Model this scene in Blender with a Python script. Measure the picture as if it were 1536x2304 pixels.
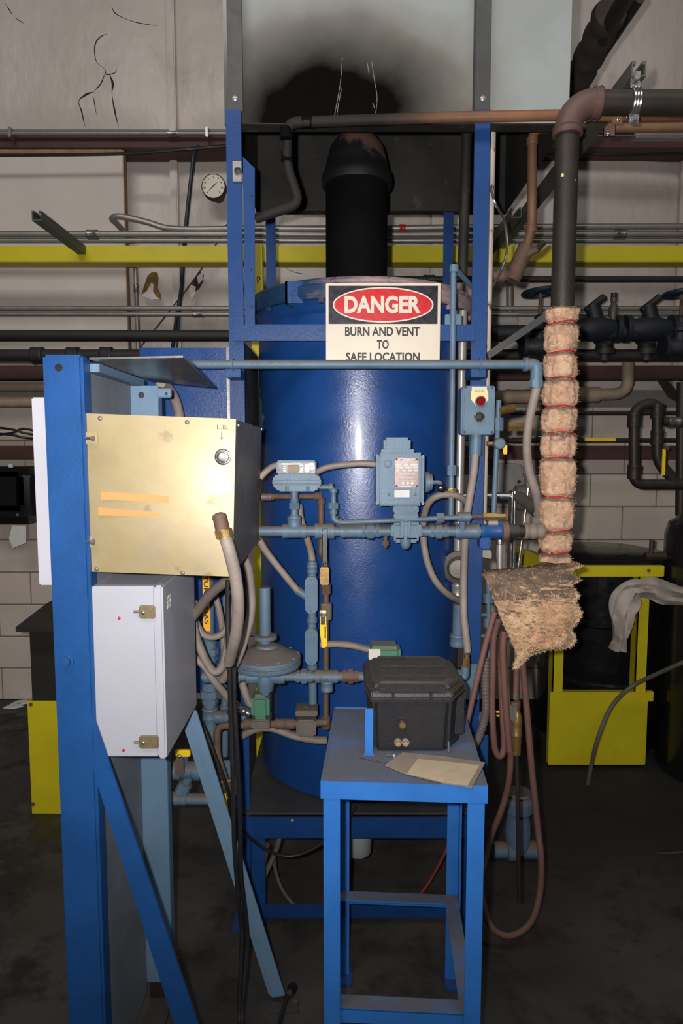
import bpy, bmesh, math, random
from mathutils import Vector, Matrix, noise as mnoise
random.seed(7)
for o in list(bpy.data.objects): bpy.data.objects.remove(o)
scene = bpy.context.scene
COL = scene.collection
# ------------------------------------------------------------------ camera
F = 1536.0                       # focal length in pixels of the 1536x2304 frame
H = 1.55                         # eye height (m)
PITCH = math.atan(142.0 / F)     # camera looks slightly down
CP, SP = math.cos(PITCH), math.sin(PITCH)
cam = bpy.data.cameras.new('camera'); camo = bpy.data.objects.new('camera', cam); COL.objects.link(camo)
cam.sensor_fit = 'VERTICAL'; cam.sensor_height = 36.0; cam.sensor_width = 24.0; cam.lens = 24.0
cam.clip_start = 0.05
camo.location = (0, 0, H); camo.rotation_euler = (math.pi / 2 - PITCH, 0, 0)
scene.camera = camo
# ------------------------------------------------------------------ light
w = bpy.data.worlds.new('world'); scene.world = w; w.use_nodes = True
w.node_tree.nodes['Background'].inputs[0].default_value = (0.95, 0.97, 1.0, 1)
w.node_tree.nodes['Background'].inputs[1].default_value = 0.036
fl = bpy.data.lights.new('camera_flash', 'SPOT'); flo = bpy.data.objects.new('camera_flash', fl); COL.objects.link(flo)
fl.energy = 192; fl.spot_size = math.radians(140); fl.spot_blend = 1.0; fl.shadow_soft_size = 0.016
fl.color = (1.0, 0.955, 0.92)
flo.location = (-0.062, -0.01, H + 0.035); flo.rotation_euler = (math.pi / 2 + math.radians(14), 0, math.radians(3))
def hall_light(loc, rot, sx, sy, e):
    l = bpy.data.lights.new('hall_light', 'AREA'); o = bpy.data.objects.new('hall_light', l); COL.objects.link(o)
    l.shape = 'RECTANGLE'; l.size = sx; l.size_y = sy; l.energy = e; l.color = (1.0, 0.95, 0.9)
    o.location = loc; o.rotation_euler = rot
hall_light((-1.5, -.7, 5.0), (math.radians(42), 0, 0), 2.4, .8, 66)
hall_light((1.6, -.7, 5.0), (math.radians(42), 0, 0), 2.4, .8, 33)
vs = scene.view_settings
vs.view_transform = 'Standard'; vs.look = 'None'; vs.gamma = 1.0; vs.use_curve_mapping = False; vs.exposure = 0.0
# ------------------------------------------------------------------ measuring helpers (photo pixel + real distance -> metres)
def P(px, py, Y):
    yu = (1152 - py) / F; s = Y / (CP + yu * SP)
    return Vector(((px - 768) / F * s, Y, H + (-SP + yu * CP) * s))
def Xp(px, py, Y): return P(px, py, Y).x
def Zp(py, Y): return P(768, py, Y).z
def PP(l): return [P(*q) for q in l]
def R(wpx, Y): return wpx * Y / F / 2
def Yof(py, z):
    yu = (1152 - py) / F
    return (z - H) / (-SP + yu * CP) * (CP + yu * SP)
# ------------------------------------------------------------------ materials
def lin(c):
    return tuple(((v / 255) / 12.92 if v / 255 <= 0.04045 else ((v / 255 + 0.055) / 1.055) ** 2.4) for v in c)
class NT:
    def __init__(s, name):
        s.m = bpy.data.materials.new(name); s.m.use_nodes = True
        s.n = s.m.node_tree.nodes; s.l = s.m.node_tree.links; s.b = s.n['Principled BSDF']
        s.pos = s.n.new('ShaderNodeNewGeometry')
    def L(s, a, b): s.l.new(a, b)
    def noise(s, scale, detail=5, rough=.6, vec=None, dist=0):
        t = s.n.new('ShaderNodeTexNoise'); t.inputs['Scale'].default_value = scale; t.inputs['Detail'].default_value = detail
        t.inputs['Roughness'].default_value = rough; t.inputs['Distortion'].default_value = dist
        s.L(vec or s.pos.outputs['Position'], t.inputs['Vector']); return t.outputs['Fac']
    def stretch(s, v):
        m = s.n.new('ShaderNodeMapping'); m.inputs['Scale'].default_value = v
        s.L(s.pos.outputs['Position'], m.inputs['Vector']); return m.outputs[0]
    def rng(s, fac, a, b, c=0., d=1.):
        r = s.n.new('ShaderNodeMapRange'); r.inputs[1].default_value = a; r.inputs[2].default_value = b
        r.inputs[3].default_value = c; r.inputs[4].default_value = d; s.L(fac, r.inputs[0]); return r.outputs[0]
    def math(s, op, a, b=None):
        m = s.n.new('ShaderNodeMath'); m.operation = op
        for i, v in enumerate((a, b)):
            if v is None: continue
            if isinstance(v, (int, float)): m.inputs[i].default_value = v
            else: s.L(v, m.inputs[i])
        return m.outputs[0]
    def mix(s, fac, a, b):
        m = s.n.new('ShaderNodeMix'); m.data_type = 'RGBA'
        if isinstance(fac, (int, float)): m.inputs['Factor'].default_value = fac
        else: s.L(fac, m.inputs['Factor'])
        for k, v in ((6, a), (7, b)):
            if isinstance(v, tuple): m.inputs[k].default_value = (*v[:3], 1)
            else: s.L(v, m.inputs[k])
        return m.outputs[2]
    def xyz(s):
        x = s.n.new('ShaderNodeSeparateXYZ'); s.L(s.pos.outputs['Position'], x.inputs[0]); return x.outputs
    def nz(s):
        x = s.n.new('ShaderNodeSeparateXYZ'); s.L(s.pos.outputs['Normal'], x.inputs[0]); return x.outputs[2]
    def bump(s, fac, st, dist=.004):
        b = s.n.new('ShaderNodeBump'); b.inputs['Strength'].default_value = st; b.inputs['Distance'].default_value = dist
        s.L(fac, b.inputs['Height']); s.L(b.outputs[0], s.b.inputs['Normal'])
def mul(c, k): return tuple(min(1, v * k) for v in c)
def mat(name, rgb, rough=.5, metal=0., var=.15, ns=7., bump=.12, bs=70., dust=0., dcol=(104, 92, 82), rust=0., rcol=(96, 54, 34), coat=0., spec=.5, bdist=.003):
    t = NT(name); c = lin(rgb)
    col = t.mix(t.rng(t.noise(ns), .3, .7), mul(c, 1 - var), mul(c, 1 + var))
    rf = None
    if rust:
        f = t.rng(t.noise(ns * 2.1, 8, .7), 1 - rust, 1 - rust + .06)
        col = t.mix(f, col, lin(rcol))
    if dust:
        f = t.math('MULTIPLY', t.rng(t.nz(), .15, .75), t.rng(t.noise(ns * 1.7, 6), .3, .55, .68, 1))
        f = t.math('MULTIPLY', f, dust); col = t.mix(f, col, lin(dcol))
        rf = t.rng(f, 0, 1, rough, .9); t.L(rf, t.b.inputs['Roughness'])
    t.L(col, t.b.inputs['Base Color'])
    if not dust: t.L(t.rng(t.noise(ns * 3), .3, .7, max(.03, rough - .06), min(1, rough + .08)), t.b.inputs['Roughness'])
    t.b.inputs['Metallic'].default_value = metal; t.b.inputs['Specular IOR Level'].default_value = spec
    if coat: t.b.inputs['Coat Weight'].default_value = coat; t.b.inputs['Coat Roughness'].default_value = .15
    if bump: t.bump(t.noise(bs, 4), bump, bdist)
    return t.m
M = {}
M['blue'] = mat('blue_paint', (28, 74, 132), .42, var=.16, ns=7, bump=.2, bs=120, dust=.3, dcol=(62, 66, 74), rust=.3, rcol=(44, 92, 150), spec=.35)
M['blue_dimmed'] = mat('blue_paint_dimmed', (22, 62, 118), .42, var=.16, ns=7, bump=.2, bs=120, dust=.45, dcol=(56, 58, 64), rust=.3, rcol=(34, 76, 130), spec=.35)  # same blue paint, colour darkened to offset stronger lamp light on the frame
M['zincside'] = mat('dull_zinc_side', (112, 106, 98), .5, .35, var=.16, ns=6, bump=.08, rust=.25, rcol=(70, 62, 54))
M['tank'] = mat('tank_blue_gloss', (21, 62, 122), .3, var=.1, ns=4, bump=.22, bs=170, coat=.12)
M['tblue'] = mat('table_blue_paint', (49, 116, 198), .42, var=.1, ns=9, bump=.14, bs=140, dust=1., dcol=(86, 89, 99))
M['lblue'] = mat('dusty_light_blue_paint', (86, 111, 132), .5, var=.16, ns=11, bump=.25, bs=130, dust=1., dcol=(98, 87, 78), rust=.38, rcol=(86, 92, 98))
M['lblue2'] = mat('pale_blue_steel', (98, 128, 154), .5, var=.1, ns=6, bump=.12, bs=110, dust=.7, rust=.27)
M['yellow'] = mat('yellow_paint', (204, 190, 28), .45, var=.08, ns=5, bump=.12, bs=90, dust=.5, dcol=(80, 76, 50), rust=.24, rcol=(70, 60, 20))
M['yellowtag'] = mat('yellow_vinyl', (246, 206, 28), .5, var=.1, ns=40, bump=.05)
M['orangetag'] = mat('orange_yellow_label', (250, 180, 40), .5, var=.06, ns=20, bump=.03)
M['white'] = mat('white_enamel', (164, 166, 176), .38, var=.035, ns=4, bump=.05, bs=60, rust=.2, rcol=(150, 140, 135))
M['whitepanel'] = mat('white_sheet', (174, 174, 184), .5, var=.04, ns=5, bump=.06)
M['greypanel'] = mat('grey_scuffed_panel', (116, 122, 130), .55, var=.12, ns=9, bump=.1, rust=.33, rcol=(48, 48, 58))
M['galv'] = mat('galvanised_steel', (150, 148, 146), .34, .85, var=.18, ns=30, bump=.1, bs=90, dust=.5)
M['conduit'] = mat('dull_conduit', (158, 154, 150), .42, .6, var=.14, ns=14, bump=.08, dust=.55)
M['steel'] = mat('bright_steel', (205, 205, 205), .2, .95, var=.08, ns=20, bump=.05)
M['dsteel'] = mat('dark_grey_steel', (74, 74, 74), .5, .4, var=.16, ns=8, bump=.12)
M['strut'] = mat('grey_green_strut', (92, 94, 86), .5, .4, var=.16, ns=10, bump=.12, dust=.5)
M['iron'] = mat('black_iron_pipe', (47, 42, 38), .5, .2, var=.2, ns=16, bump=.2, bs=150, dust=.5, dcol=(88, 78, 70))
M['blackpipe'] = mat('black_pipe', (40, 38, 37), .55, .1, var=.15, ns=10, bump=.15, dust=.5, dcol=(60, 55, 50))
M['soot'] = mat('soot_black', (13, 13, 14), .85, var=.25, ns=5, bump=.15, spec=.06)
M['rust'] = mat('rusty_pipe', (98, 76, 64), .7, .1, var=.28, ns=24, bump=.35, bs=160, rust=.36, rcol=(128, 72, 42), dust=.5)
M['copper'] = mat('copper_pipe', (120, 88, 66), .55, .2, var=.24, ns=6, bump=.1, dust=.5, dcol=(100, 80, 66))
M['elbow'] = mat('brown_primer_elbow', (92, 70, 64), .55, .1, var=.14, ns=12, bump=.2, bs=120, dust=.4)
M['darkwrap'] = mat('blackened_pipe_wrap', (56, 46, 40), .9, var=.3, ns=22, bump=.5, bs=90)
M['catch'] = mat('yellowed_zinc_catch', (150, 138, 108), .35, .6, var=.12, ns=40, bump=.05)
M['airline'] = mat('orange_red_air_line', (140, 58, 44), .5, var=.15, bump=.05)
M['brass'] = mat('brass', (150, 122, 78), .4, .7, var=.2, ns=30, bump=.15)
M['girt'] = mat('red_brown_girt', (72, 44, 40), .6, var=.18, ns=5, bump=.1, dust=.3)
M['hose'] = mat('grey_flex_hose', (138, 127, 120), .6, var=.2, ns=14, bump=.3, bs=240, dust=.7, dcol=(92, 80, 70))
M['hosed'] = mat('dark_grey_flex', (104, 96, 90), .5, var=.16, ns=14, bump=.2, bs=200, dust=.6, dcol=(84, 76, 68))
M['rubber'] = mat('black_rubber', (30, 28, 29), .5, var=.15, ns=14, bump=.1)
M['redhose'] = mat('dusty_red_rubber', (106, 72, 66), .7, var=.2, ns=10, bump=.2, dust=.6, dcol=(100, 88, 78))
M['plastic'] = mat('black_plastic', (35, 35, 39), .45, var=.16, ns=24, bump=.3, bs=200, dust=.6, dcol=(78, 70, 64))
M['towel'] = mat('gloss_black_plastic', (24, 23, 26), .22, var=.1, ns=8, bump=.03)
M['red'] = mat('red_gloss', (190, 22, 34), .35, var=.1, ns=20, bump=.03)
M['redtie'] = mat('red_plastic_tie', (186, 30, 42), .3, var=.12, ns=40, bump=.05)
M['signwhite'] = mat('sign_cream', (208, 199, 182), .4, var=.035, ns=6, bump=.02)
M['signblack'] = mat('sign_black', (26, 28, 40), .32, var=.06, ns=20, bump=.02)
M['black'] = mat('black_print', (22, 20, 24), .5, var=.05, ns=9, bump=0)
M['darkplate'] = mat('name_plate_brown', (120, 104, 100), .35, .4, var=.1, ns=30, bump=.03)
M['green'] = mat('green_paint', (72, 122, 98), .45, var=.12, ns=9, bump=.12, dust=.95)
M['valvedark'] = mat('near_black_valve', (24, 30, 38), .55, var=.25, ns=10, bump=.2, dust=.5, dcol=(52, 47, 43))
M['valveblue'] = mat('dark_blue_valve', (20, 37, 52), .45, var=.2, ns=10, bump=.2, dust=.5, dcol=(60, 54, 50))
M['beige'] = mat('beige_pipe_lagging', (148, 132, 110), .7, var=.2, ns=12, bump=.3, bs=90, dust=.5)
M['tape'] = mat('masking_tape', (186, 138, 82), .6, var=.07, ns=14, bump=.05)
M['paper'] = mat('cardboard_sheet', (134, 122, 108), .7, var=.12, ns=12, bump=.1)
M['papertan'] = mat('tan_paper', (180, 164, 138), .7, var=.12, ns=14, bump=.1)
M['papertowel'] = mat('paper_towel', (205, 204, 202), .8, var=.05, ns=14, bump=.1)
M['rag'] = mat('grey_rag', (182, 172, 164), .9, var=.15, ns=12, bump=.4, bs=160)
M['rag2'] = None
M['silver'] = mat('silver_paint', (172, 168, 164), .35, .55, var=.12, ns=14, bump=.1, dust=.6)
M['cast'] = mat('cast_aluminium', (122, 114, 106), .5, .5, var=.14, ns=18, bump=.15, dust=.8)
M['creamrust'] = mat('peeling_cream_paint', (190, 178, 168), .5, var=.1, ns=8, bump=.2, rust=.42, rcol=(92, 56, 44))
M['board'] = mat('white_painted_board', (206, 197, 190), .6, var=.05, ns=2.5, bump=.05, rust=.22, rcol=(168, 158, 150))
M['wood'] = mat('raw_wood_edge', (150, 118, 84), .8, var=.2, ns=20, bump=.2)
M['block'] = mat('painted_block', (202, 190, 178), .75, var=.09, ns=3, bump=.35, bs=60, rust=.27, rcol=(120, 110, 100))
M['mortar'] = mat('mortar', (128, 120, 112), .9, var=.1, bump=.3)
M['crack'] = mat('torn_dark_edge', (52, 42, 36), .9, var=.3, ns=40, bump=.1)
M['fibreglass'] = mat('exposed_fibreglass', (118, 92, 52), .95, var=.35, ns=50, bump=.5, bs=160)
M['foil'] = mat('torn_vinyl', (206, 200, 196), .35, var=.08, ns=20, bump=.3)
M['dial'] = mat('dial_face', (226, 216, 200), .4, var=.04, bump=0)
M['redlens'] = mat('red_lens', (120, 14, 22), .12, var=.1, bump=0)
M['cream'] = mat('cream_label', (222, 204, 146), .5, var=.05, bump=0)
M['sock'] = mat('dusty_hose_sock', (126, 112, 102), .9, var=.15, ns=30, bump=.4, bs=180, dust=.6)
M['clearhose'] = mat('milky_tube', (190, 184, 176), .3, var=.08, bump=.05)
M['bucket'] = mat('rusty_white_cup', (150, 160, 160), .6, var=.1, ns=12, bump=.1, rust=.4, rcol=(80, 62, 50))
# zinc plated cabinet
t = NT('yellow_zinc_plate')
c1 = t.mix(t.rng(t.noise(2.6, 4), .35, .65), lin((152, 138, 100)), lin((172, 157, 124)))
c1 = t.mix(t.rng(t.noise(5.5, 6), .5, .7, 0, .55), c1, lin((146, 132, 122)))
c1 = t.mix(t.rng(t.noise(13, 7), .63, .72, 0, .6), c1, lin((112, 90, 62)))
t.L(c1, t.b.inputs['Base Color']); t.b.inputs['Metallic'].default_value = .3
t.L(t.rng(t.noise(9, 6), .3, .7, .42, .58), t.b.inputs['Roughness'])
t.bump(t.noise(60, 5), .08, .002); M['zinc'] = t.m
# pipe lagging wool
def wool(name, c_a, c_b, c_c, dust):
    t = NT(name)
    c = t.mix(t.rng(t.noise(26, 6, .7, dist=.6), .35, .62), lin(c_a), lin(c_b))
    c = t.mix(t.rng(t.noise(11, 5, .6), .5, .68, 0, .75), c, lin(c_c))
    c = t.mix(t.rng(t.noise(75, 4, .7), .56, .7, 0, .7), c, lin((122, 86, 66)))
    c = t.mix(t.rng(t.noise(95, 3, .7, dist=1.2), .57, .68, 0, .8), c, lin((238, 212, 188)))
    c = t.mix(t.rng(t.noise(9, 6, .7), .56, .66, 0, .6), c, lin((146, 122, 108)))
    if dust:
        f = t.math('MULTIPLY', t.rng(t.nz(), .05, .42), t.rng(t.noise(16, 5), .35, .6, .72, 1)); c = t.mix(f, c, lin((112, 98, 86)))
    t.L(c, t.b.inputs['Base Color']); t.b.inputs['Roughness'].default_value = .95; t.b.inputs['Specular IOR Level'].default_value = .15
    t.bump(t.noise(120, 6, .75), .9, .006); return t.m
M['wool'] = wool('tan_mineral_wool', (196, 152, 122), (226, 188, 158), (204, 160, 134), True)
M['woolred'] = wool('rusty_mineral_wool', (206, 160, 118), (230, 194, 156), (200, 132, 100), True)
M['fibre'] = mat('loose_wool_fibre', (226, 194, 160), .9, var=.2, ns=30, bump=0)
# hood sheet with soot plume
t = NT('sooted_galvanised_hood')
x = t.xyz(); n1 = t.noise(3.5, 4)
g = t.mix(t.rng(t.noise(2.2, 4), .3, .7), lin((134, 138, 132)), lin((156, 162, 164)))
dx = t.math('DIVIDE', t.math('ADD', x[0], .015), .4); dz = t.math('DIVIDE', t.math('SUBTRACT', x[2], 2.54), .275)
d = t.math('SQRT', t.math('ADD', t.math('MULTIPLY', dx, dx), t.math('MULTIPLY', dz, dz)))
d = t.math('ADD', d, t.rng(n1, .2, .8, -.13, .13))
g = t.mix(t.rng(d, 1.0, 1.45, .62, 0), g, lin((96, 84, 70)))
g = t.mix(t.rng(d, .5, 1.12, 1, 0), g, lin((15, 14, 13)))
# scratches through the soot
sv = t.stretch((1.6, 1, .09)); sc = t.noise(70, 2, .5, vec=sv)
near = t.math('MULTIPLY', t.rng(d, .1, .8, 0, 0), 0)
t.L(g, t.b.inputs['Base Color']); t.b.inputs['Metallic'].default_value = .1; t.L(t.rng(d, .5, 1.2, .95, .55), t.b.inputs['Roughness']); t.L(t.rng(d, .5, 1.2, .02, .5), t.b.inputs['Specular IOR Level'])
t.bump(t.noise(6, 3), .08, .01); M['hood'] = t.m
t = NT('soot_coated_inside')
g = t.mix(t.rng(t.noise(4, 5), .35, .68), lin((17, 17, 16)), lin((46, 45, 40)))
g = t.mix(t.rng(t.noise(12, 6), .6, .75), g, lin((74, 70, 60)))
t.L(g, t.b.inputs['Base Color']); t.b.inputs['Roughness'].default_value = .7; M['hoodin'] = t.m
# copper run blackened by soot over the flue
t = NT('copper_blackened_by_soot'); x = t.xyz()
g = t.mix(t.rng(t.noise(7, 4), .3, .7), lin((112, 78, 58)), lin((140, 98, 70)))
f = t.math('ADD', x[0], t.rng(t.noise(5, 4), .2, .8, -.1, .1)); k_ = t.rng(f, .42, .12)
g = t.mix(k_, g, lin((34, 32, 31))); t.L(g, t.b.inputs['Base Color']); t.L(t.rng(k_, 0, 1, .45, .75), t.b.inputs['Roughness']); t.b.inputs['Specular IOR Level'].default_value = .35; M['coppersoot'] = t.m
# stack cap: rust brown with soot on the flank
t = NT('rusty_cap_with_soot'); x = t.xyz()
s = t.math('ADD', t.math('SUBTRACT', x[2], t.math('MULTIPLY', x[0], -.62)), t.rng(t.noise(14, 4), .3, .7, -.03, .03))
g = t.mix(t.rng(s, 2.605, 2.63), lin((12, 12, 12)), lin((86, 64, 57)))
t.L(g, t.b.inputs['Base Color']); t.b.inputs['Roughness'].default_value = .62; t.bump(t.noise(60), .15); M['cap'] = t.m
# tank rim: blue paint with pink-white deposit
t = NT('limescaled_rim'); x = t.xyz()
f = t.math('ADD', t.rng(x[0], -.2, .1, -.3, .35), t.noise(9, 7, .7, vec=t.stretch((1, 1, 5))))
g = t.mix(t.rng(f, .45, .95), lin((22, 54, 88)), lin((168, 140, 140)))
g = t.mix(t.rng(t.noise(30, 6), .58, .68), g, lin((70, 60, 62)))
t.L(g, t.b.inputs['Base Color']); t.b.inputs['Roughness'].default_value = .5; t.bump(t.noise(50, 5), .4); M['rim'] = t.m
# floor
t = NT('stained_concrete')
g = t.mix(t.rng(t.noise(1.3, 6), .35, .65), lin((44, 42, 40)), lin((70, 66, 62)))
g = t.mix(t.rng(t.noise(4.5, 8, .7), .5, .64), g, lin((32, 31, 30)))
g = t.mix(t.rng(t.noise(34, 6, .7), .62, .72, 0, .6), g, lin((84, 79, 72)))
x = t.xyz(); wet = t.math('MULTIPLY', t.rng(x[0], -.95, -1.25), t.rng(t.noise(7, 6, .7), .46, .54))
rw = t.math('MULTIPLY', t.rng(x[0], .35, .9), t.rng(x[1], 2.0, 2.5)); wet2 = t.math('MAXIMUM', wet, t.math('MULTIPLY', rw, .85))
g = t.mix(wet2, g, lin((24, 24, 23)))
t.L(g, t.b.inputs['Base Color']); t.L(t.rng(wet, 0, 1, .85, .35), t.b.inputs['Roughness'])
t.bump(t.noise(40, 8, .7), .3, .006); M['floor'] = t.m
# vinyl faced insulation above the block wall
t = NT('vinyl_wall_sheeting')
g = t.mix(t.rng(t.noise(1.2, 5), .3, .7), lin((190, 180, 172)), lin((208, 199, 192)))
g = t.mix(t.rng(t.noise(2.6, 7, .65), .55, .75, 0, .5), g, lin((140, 128, 118)))
t.L(g, t.b.inputs['Base Color']); t.b.inputs['Roughness'].default_value = .4
hgt = t.math('ADD', t.noise(2.5, 4, vec=t.stretch((1, 1, .55))), t.math('MULTIPLY', t.noise(20, 2, .5, vec=t.stretch((1, 1, .12))), .035))
t.bump(hgt, .5, .05); M['vinyl'] = t.m
# ------------------------------------------------------------------ geometry builder
XF = [None]
class G:
    def __init__(s): s.v = []; s.f = []
    def add(s, vs, fs):
        b = len(s.v); s.v += [tuple(v) for v in vs]; s.f += [tuple(i + b for i in f) for f in fs]; return s
    def box(s, x0, x1, y0, y1, z0, z1):
        return s.add([(x0, y0, z0), (x1, y0, z0), (x1, y1, z0), (x0, y1, z0), (x0, y0, z1), (x1, y0, z1), (x1, y1, z1), (x0, y1, z1)],
                     [(0, 3, 2, 1), (4, 5, 6, 7), (0, 1, 5, 4), (1, 2, 6, 5), (2, 3, 7, 6), (3, 0, 4, 7)])
    def frame(s, d):
        d = d.normalized(); u = Vector((0, 0, 1)) if abs(d.z) < .9 else Vector((1, 0, 0))
        a = d.cross(u).normalized(); return d, a, d.cross(a).normalized()
    def rings(s, rings, cap=True):
        n = len(rings[0]); vs = [q for r in rings for q in r]; fs = []
        for i in range(len(rings) - 1):
            for j in range(n):
                k = (j + 1) % n; fs.append((i * n + j, i * n + k, (i + 1) * n + k, (i + 1) * n + j))
        if cap: fs.append(tuple(range(n - 1, -1, -1))); fs.append(tuple((len(rings) - 1) * n + j for j in range(n)))
        return s.add(vs, fs)
    def lathe(s, o, d, prof, n=24, ph=0.):
        o = Vector(o); d, a, b = s.frame(Vector(d))
        return s.rings([[o + d * h + (a * math.cos(ph + 2 * math.pi * j / n) + b * math.sin(ph + 2 * math.pi * j / n)) * max(r, 1e-5) for j in range(n)] for h, r in prof])
    def cyl(s, p, q, r, n=20, r2=None, ph=0.):
        p = Vector(p); q = Vector(q); return s.lathe(p, q - p, [(0, r), ((q - p).length, r if r2 is None else r2)], n, ph)
    def tube(s, pts, r, n=12):
        pts = [Vector(p) for p in pts]; N = len(pts); rings = []; pa = None
        for i in range(N):
            d = (pts[min(i + 1, N - 1)] - pts[max(i - 1, 0)]).normalized()
            if pa is None: _, a, b = s.frame(d)
            else:
                a = (pa - d * pa.dot(d)); a = a.normalized() if a.length > 1e-6 else s.frame(d)[1]; b = d.cross(a)
            pa = a; rr = r(i / (N - 1)) if callable(r) else r
            rings.append([pts[i] + (a * math.cos(2 * math.pi * j / n) + b * math.sin(2 * math.pi * j / n)) * rr for j in range(n)])
        return s.rings(rings)
    def prism(s, poly, fn0, fn1):
        n = len(poly); vs = [fn0(*p) for p in poly] + [fn1(*p) for p in poly]
        fs = [tuple(range(n)), tuple(range(2 * n - 1, n - 1, -1))]
        for i in range(n): k = (i + 1) % n; fs.append((i, i + n, k + n, k))
        return s.add(vs, fs)
    def obj(s, name, m, parent=None, bev=0, smooth=35, seg=2):
        me = bpy.data.meshes.new(name); bm = bmesh.new()
        vs = [bm.verts.new(XF[0] @ Vector(v) if XF[0] else v) for v in s.v]
        for f in s.f:
            try: bm.faces.new([vs[i] for i in f])
            except ValueError: pass
        bmesh.ops.recalc_face_normals(bm, faces=bm.faces)
        if bev:
            es = [e for e in bm.edges if len(e.link_faces) == 2 and e.calc_face_angle(0) > .6]
            bmesh.ops.bevel(bm, geom=es, offset=bev, segments=seg, affect='EDGES', clamp_overlap=True)
        bm.to_mesh(me); bm.free()
        if smooth:
            me.polygons.foreach_set('use_smooth', [True] * len(me.polygons)); me.set_sharp_from_angle(angle=math.radians(smooth))
        me.materials.append(M[m] if isinstance(m, str) else m)
        o = bpy.data.objects.new(name, me); COL.objects.link(o)
        if parent: o.parent = parent
        return o
def tag(o, label, cat, group=None):
    o['label'] = label; o['category'] = cat
    if group: o['group'] = group
    return o
def T(name, label, cat, group=None):
    o = bpy.data.objects.new(name, None); COL.objects.link(o); o.empty_display_size = .05
    return tag(o, label, cat, group)
def struct(o): o['kind'] = 'structure'; return o
def W(par, name, m, x0, x1, y0, y1, z0, z1, bev=.002): return G().box(min(x0, x1), max(x0, x1), y0, y1, min(z0, z1), max(z0, z1)).obj(name, m, par, bev)
def B(par, name, m, px0, py0, px1, py1, Y0, Y1, bev=.002):
    ym = (py0 + py1) / 2
    return W(par, name, m, Xp(px0, ym, Y0), Xp(px1, ym, Y0), Y0, Y1, Zp(py1, Y0), Zp(py0, Y0), bev)
def C(par, name, m, p, q, r, n=20, r2=None, bev=0): return G().cyl(p, q, r, n, r2).obj(name, m, par, bev)
def catmull(pts, k=8):
    pts = [Vector(p) for p in pts]
    if len(pts) < 3: return pts
    e = [pts[0] * 2 - pts[1]] + pts + [pts[-1] * 2 - pts[-2]]; out = []
    for i in range(1, len(e) - 2):
        p0, p1, p2, p3 = e[i - 1:i + 3]
        for j in range(k):
            t = j / k
            out.append(.5 * ((2 * p1) + (p2 - p0) * t + (2 * p0 - 5 * p1 + 4 * p2 - p3) * t * t + (3 * p1 - p0 - 3 * p2 + p3) * t ** 3))
    return out + [pts[-1]]
def fillet(pts, rad, k=6):
    pts = [Vector(p) for p in pts]; out = [pts[0]]
    for i in range(1, len(pts) - 1):
        a = (pts[i - 1] - pts[i]); b = (pts[i + 1] - pts[i]); t = min(rad, a.length * .48, b.length * .48)
        A = pts[i] + a.normalized() * t; Bq = pts[i] + b.normalized() * t
        for j in range(k + 1):
            u = j / k; out.append(A * (1 - u) ** 2 + pts[i] * 2 * u * (1 - u) + Bq * u * u)
    return out + [pts[-1]]
def H_(par, name, m, pts, r, n=10, k=8): return G().tube(catmull(PP(pts), k), r, n).obj(name, m, par)           # soft hose through pixels
def E_(par, name, m, pts, r, rad, n=14): return G().tube(fillet(PP(pts), rad), r, n).obj(name, m, par)          # bent rigid pipe
def hexnut(par, name, m, p, d, r, ln, n=6): p = Vector(p); d = Vector(d).normalized(); return G().cyl(p - d * ln / 2, p + d * ln / 2, r, n).obj(name, m, par, .0012, 25)
def collar(par, name, m, p, d, r, ln):
    p = Vector(p); d = Vector(d).normalized(); l = ln
    return G().lathe(p - d * l / 2, d, [(0, r * .8), (0, r), (l * .16, r * 1.06), (l * .22, r), (l * .78, r), (l * .84, r * 1.06), (l, r), (l, r * .8)], 20).obj(name, m, par)
def union(par, m, p, d, r, ln):
    p = Vector(p); d = Vector(d).normalized()
    o = G().cyl(p - d * ln * .5, p + d * ln * .5, r * 1.2, 16).obj('union', m, par)
    g = G(); g.cyl(p - d * ln * .16, p + d * ln * .16, r * 1.62, 8).cyl(p - d * ln * .42, p - d * ln * .24, r * 1.4, 8).cyl(p + d * ln * .24, p + d * ln * .42, r * 1.3, 8); g.obj('union_nut', m, o, .001, 25)
    return o
def bolt(par, m, p, d, r, h, name='bolt'): return hexnut(par, name, m, Vector(p) + Vector(d).normalized() * h / 2, d, r, h)
def screw(par, m, p, r, name='screw'):     # domed screw head facing the camera (-Y)
    return G().lathe(p, (0, -1, 0), [(0, r), (r * .35, r * .85), (r * .6, r * .4), (r * .65, 0)], 10).obj(name, m, par)
def text(par, name, m, s, cx, cz, Y, wd, ht, ext=.0006, off=0., rot=0., shear=0., rotx=None):
    cu = bpy.data.curves.new('t', 'FONT'); cu.body = s; cu.align_x = 'CENTER'; cu.align_y = 'CENTER'; cu.extrude = .004; cu.offset = off; cu.shear = shear; cu.resolution_u = 3
    ob = bpy.data.objects.new('t', cu); me = bpy.data.meshes.new_from_object(ob); bpy.data.objects.remove(ob)
    xs = [v.co.x for v in me.vertices]; ys = [v.co.y for v in me.vertices]
    mx, my = (min(xs) + max(xs)) / 2, (min(ys) + max(ys)) / 2; sx = wd / (max(xs) - min(xs)); sy = ht / (max(ys) - min(ys))
    c, sn = math.cos(rot), math.sin(rot)
    for v in me.vertices:
        a, b = (v.co.x - mx) * sx, (v.co.y - my) * sy
        q = Vector((cx + a * c - b * sn, Y - (ext if v.co.z > 0 else 0), cz + a * sn + b * c))
        v.co = XF[0] @ q if XF[0] else q
    me.name = name; me.materials.clear(); me.materials.append(M[m]); o = bpy.data.objects.new(name, me); COL.objects.link(o); o.parent = par; return o
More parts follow.
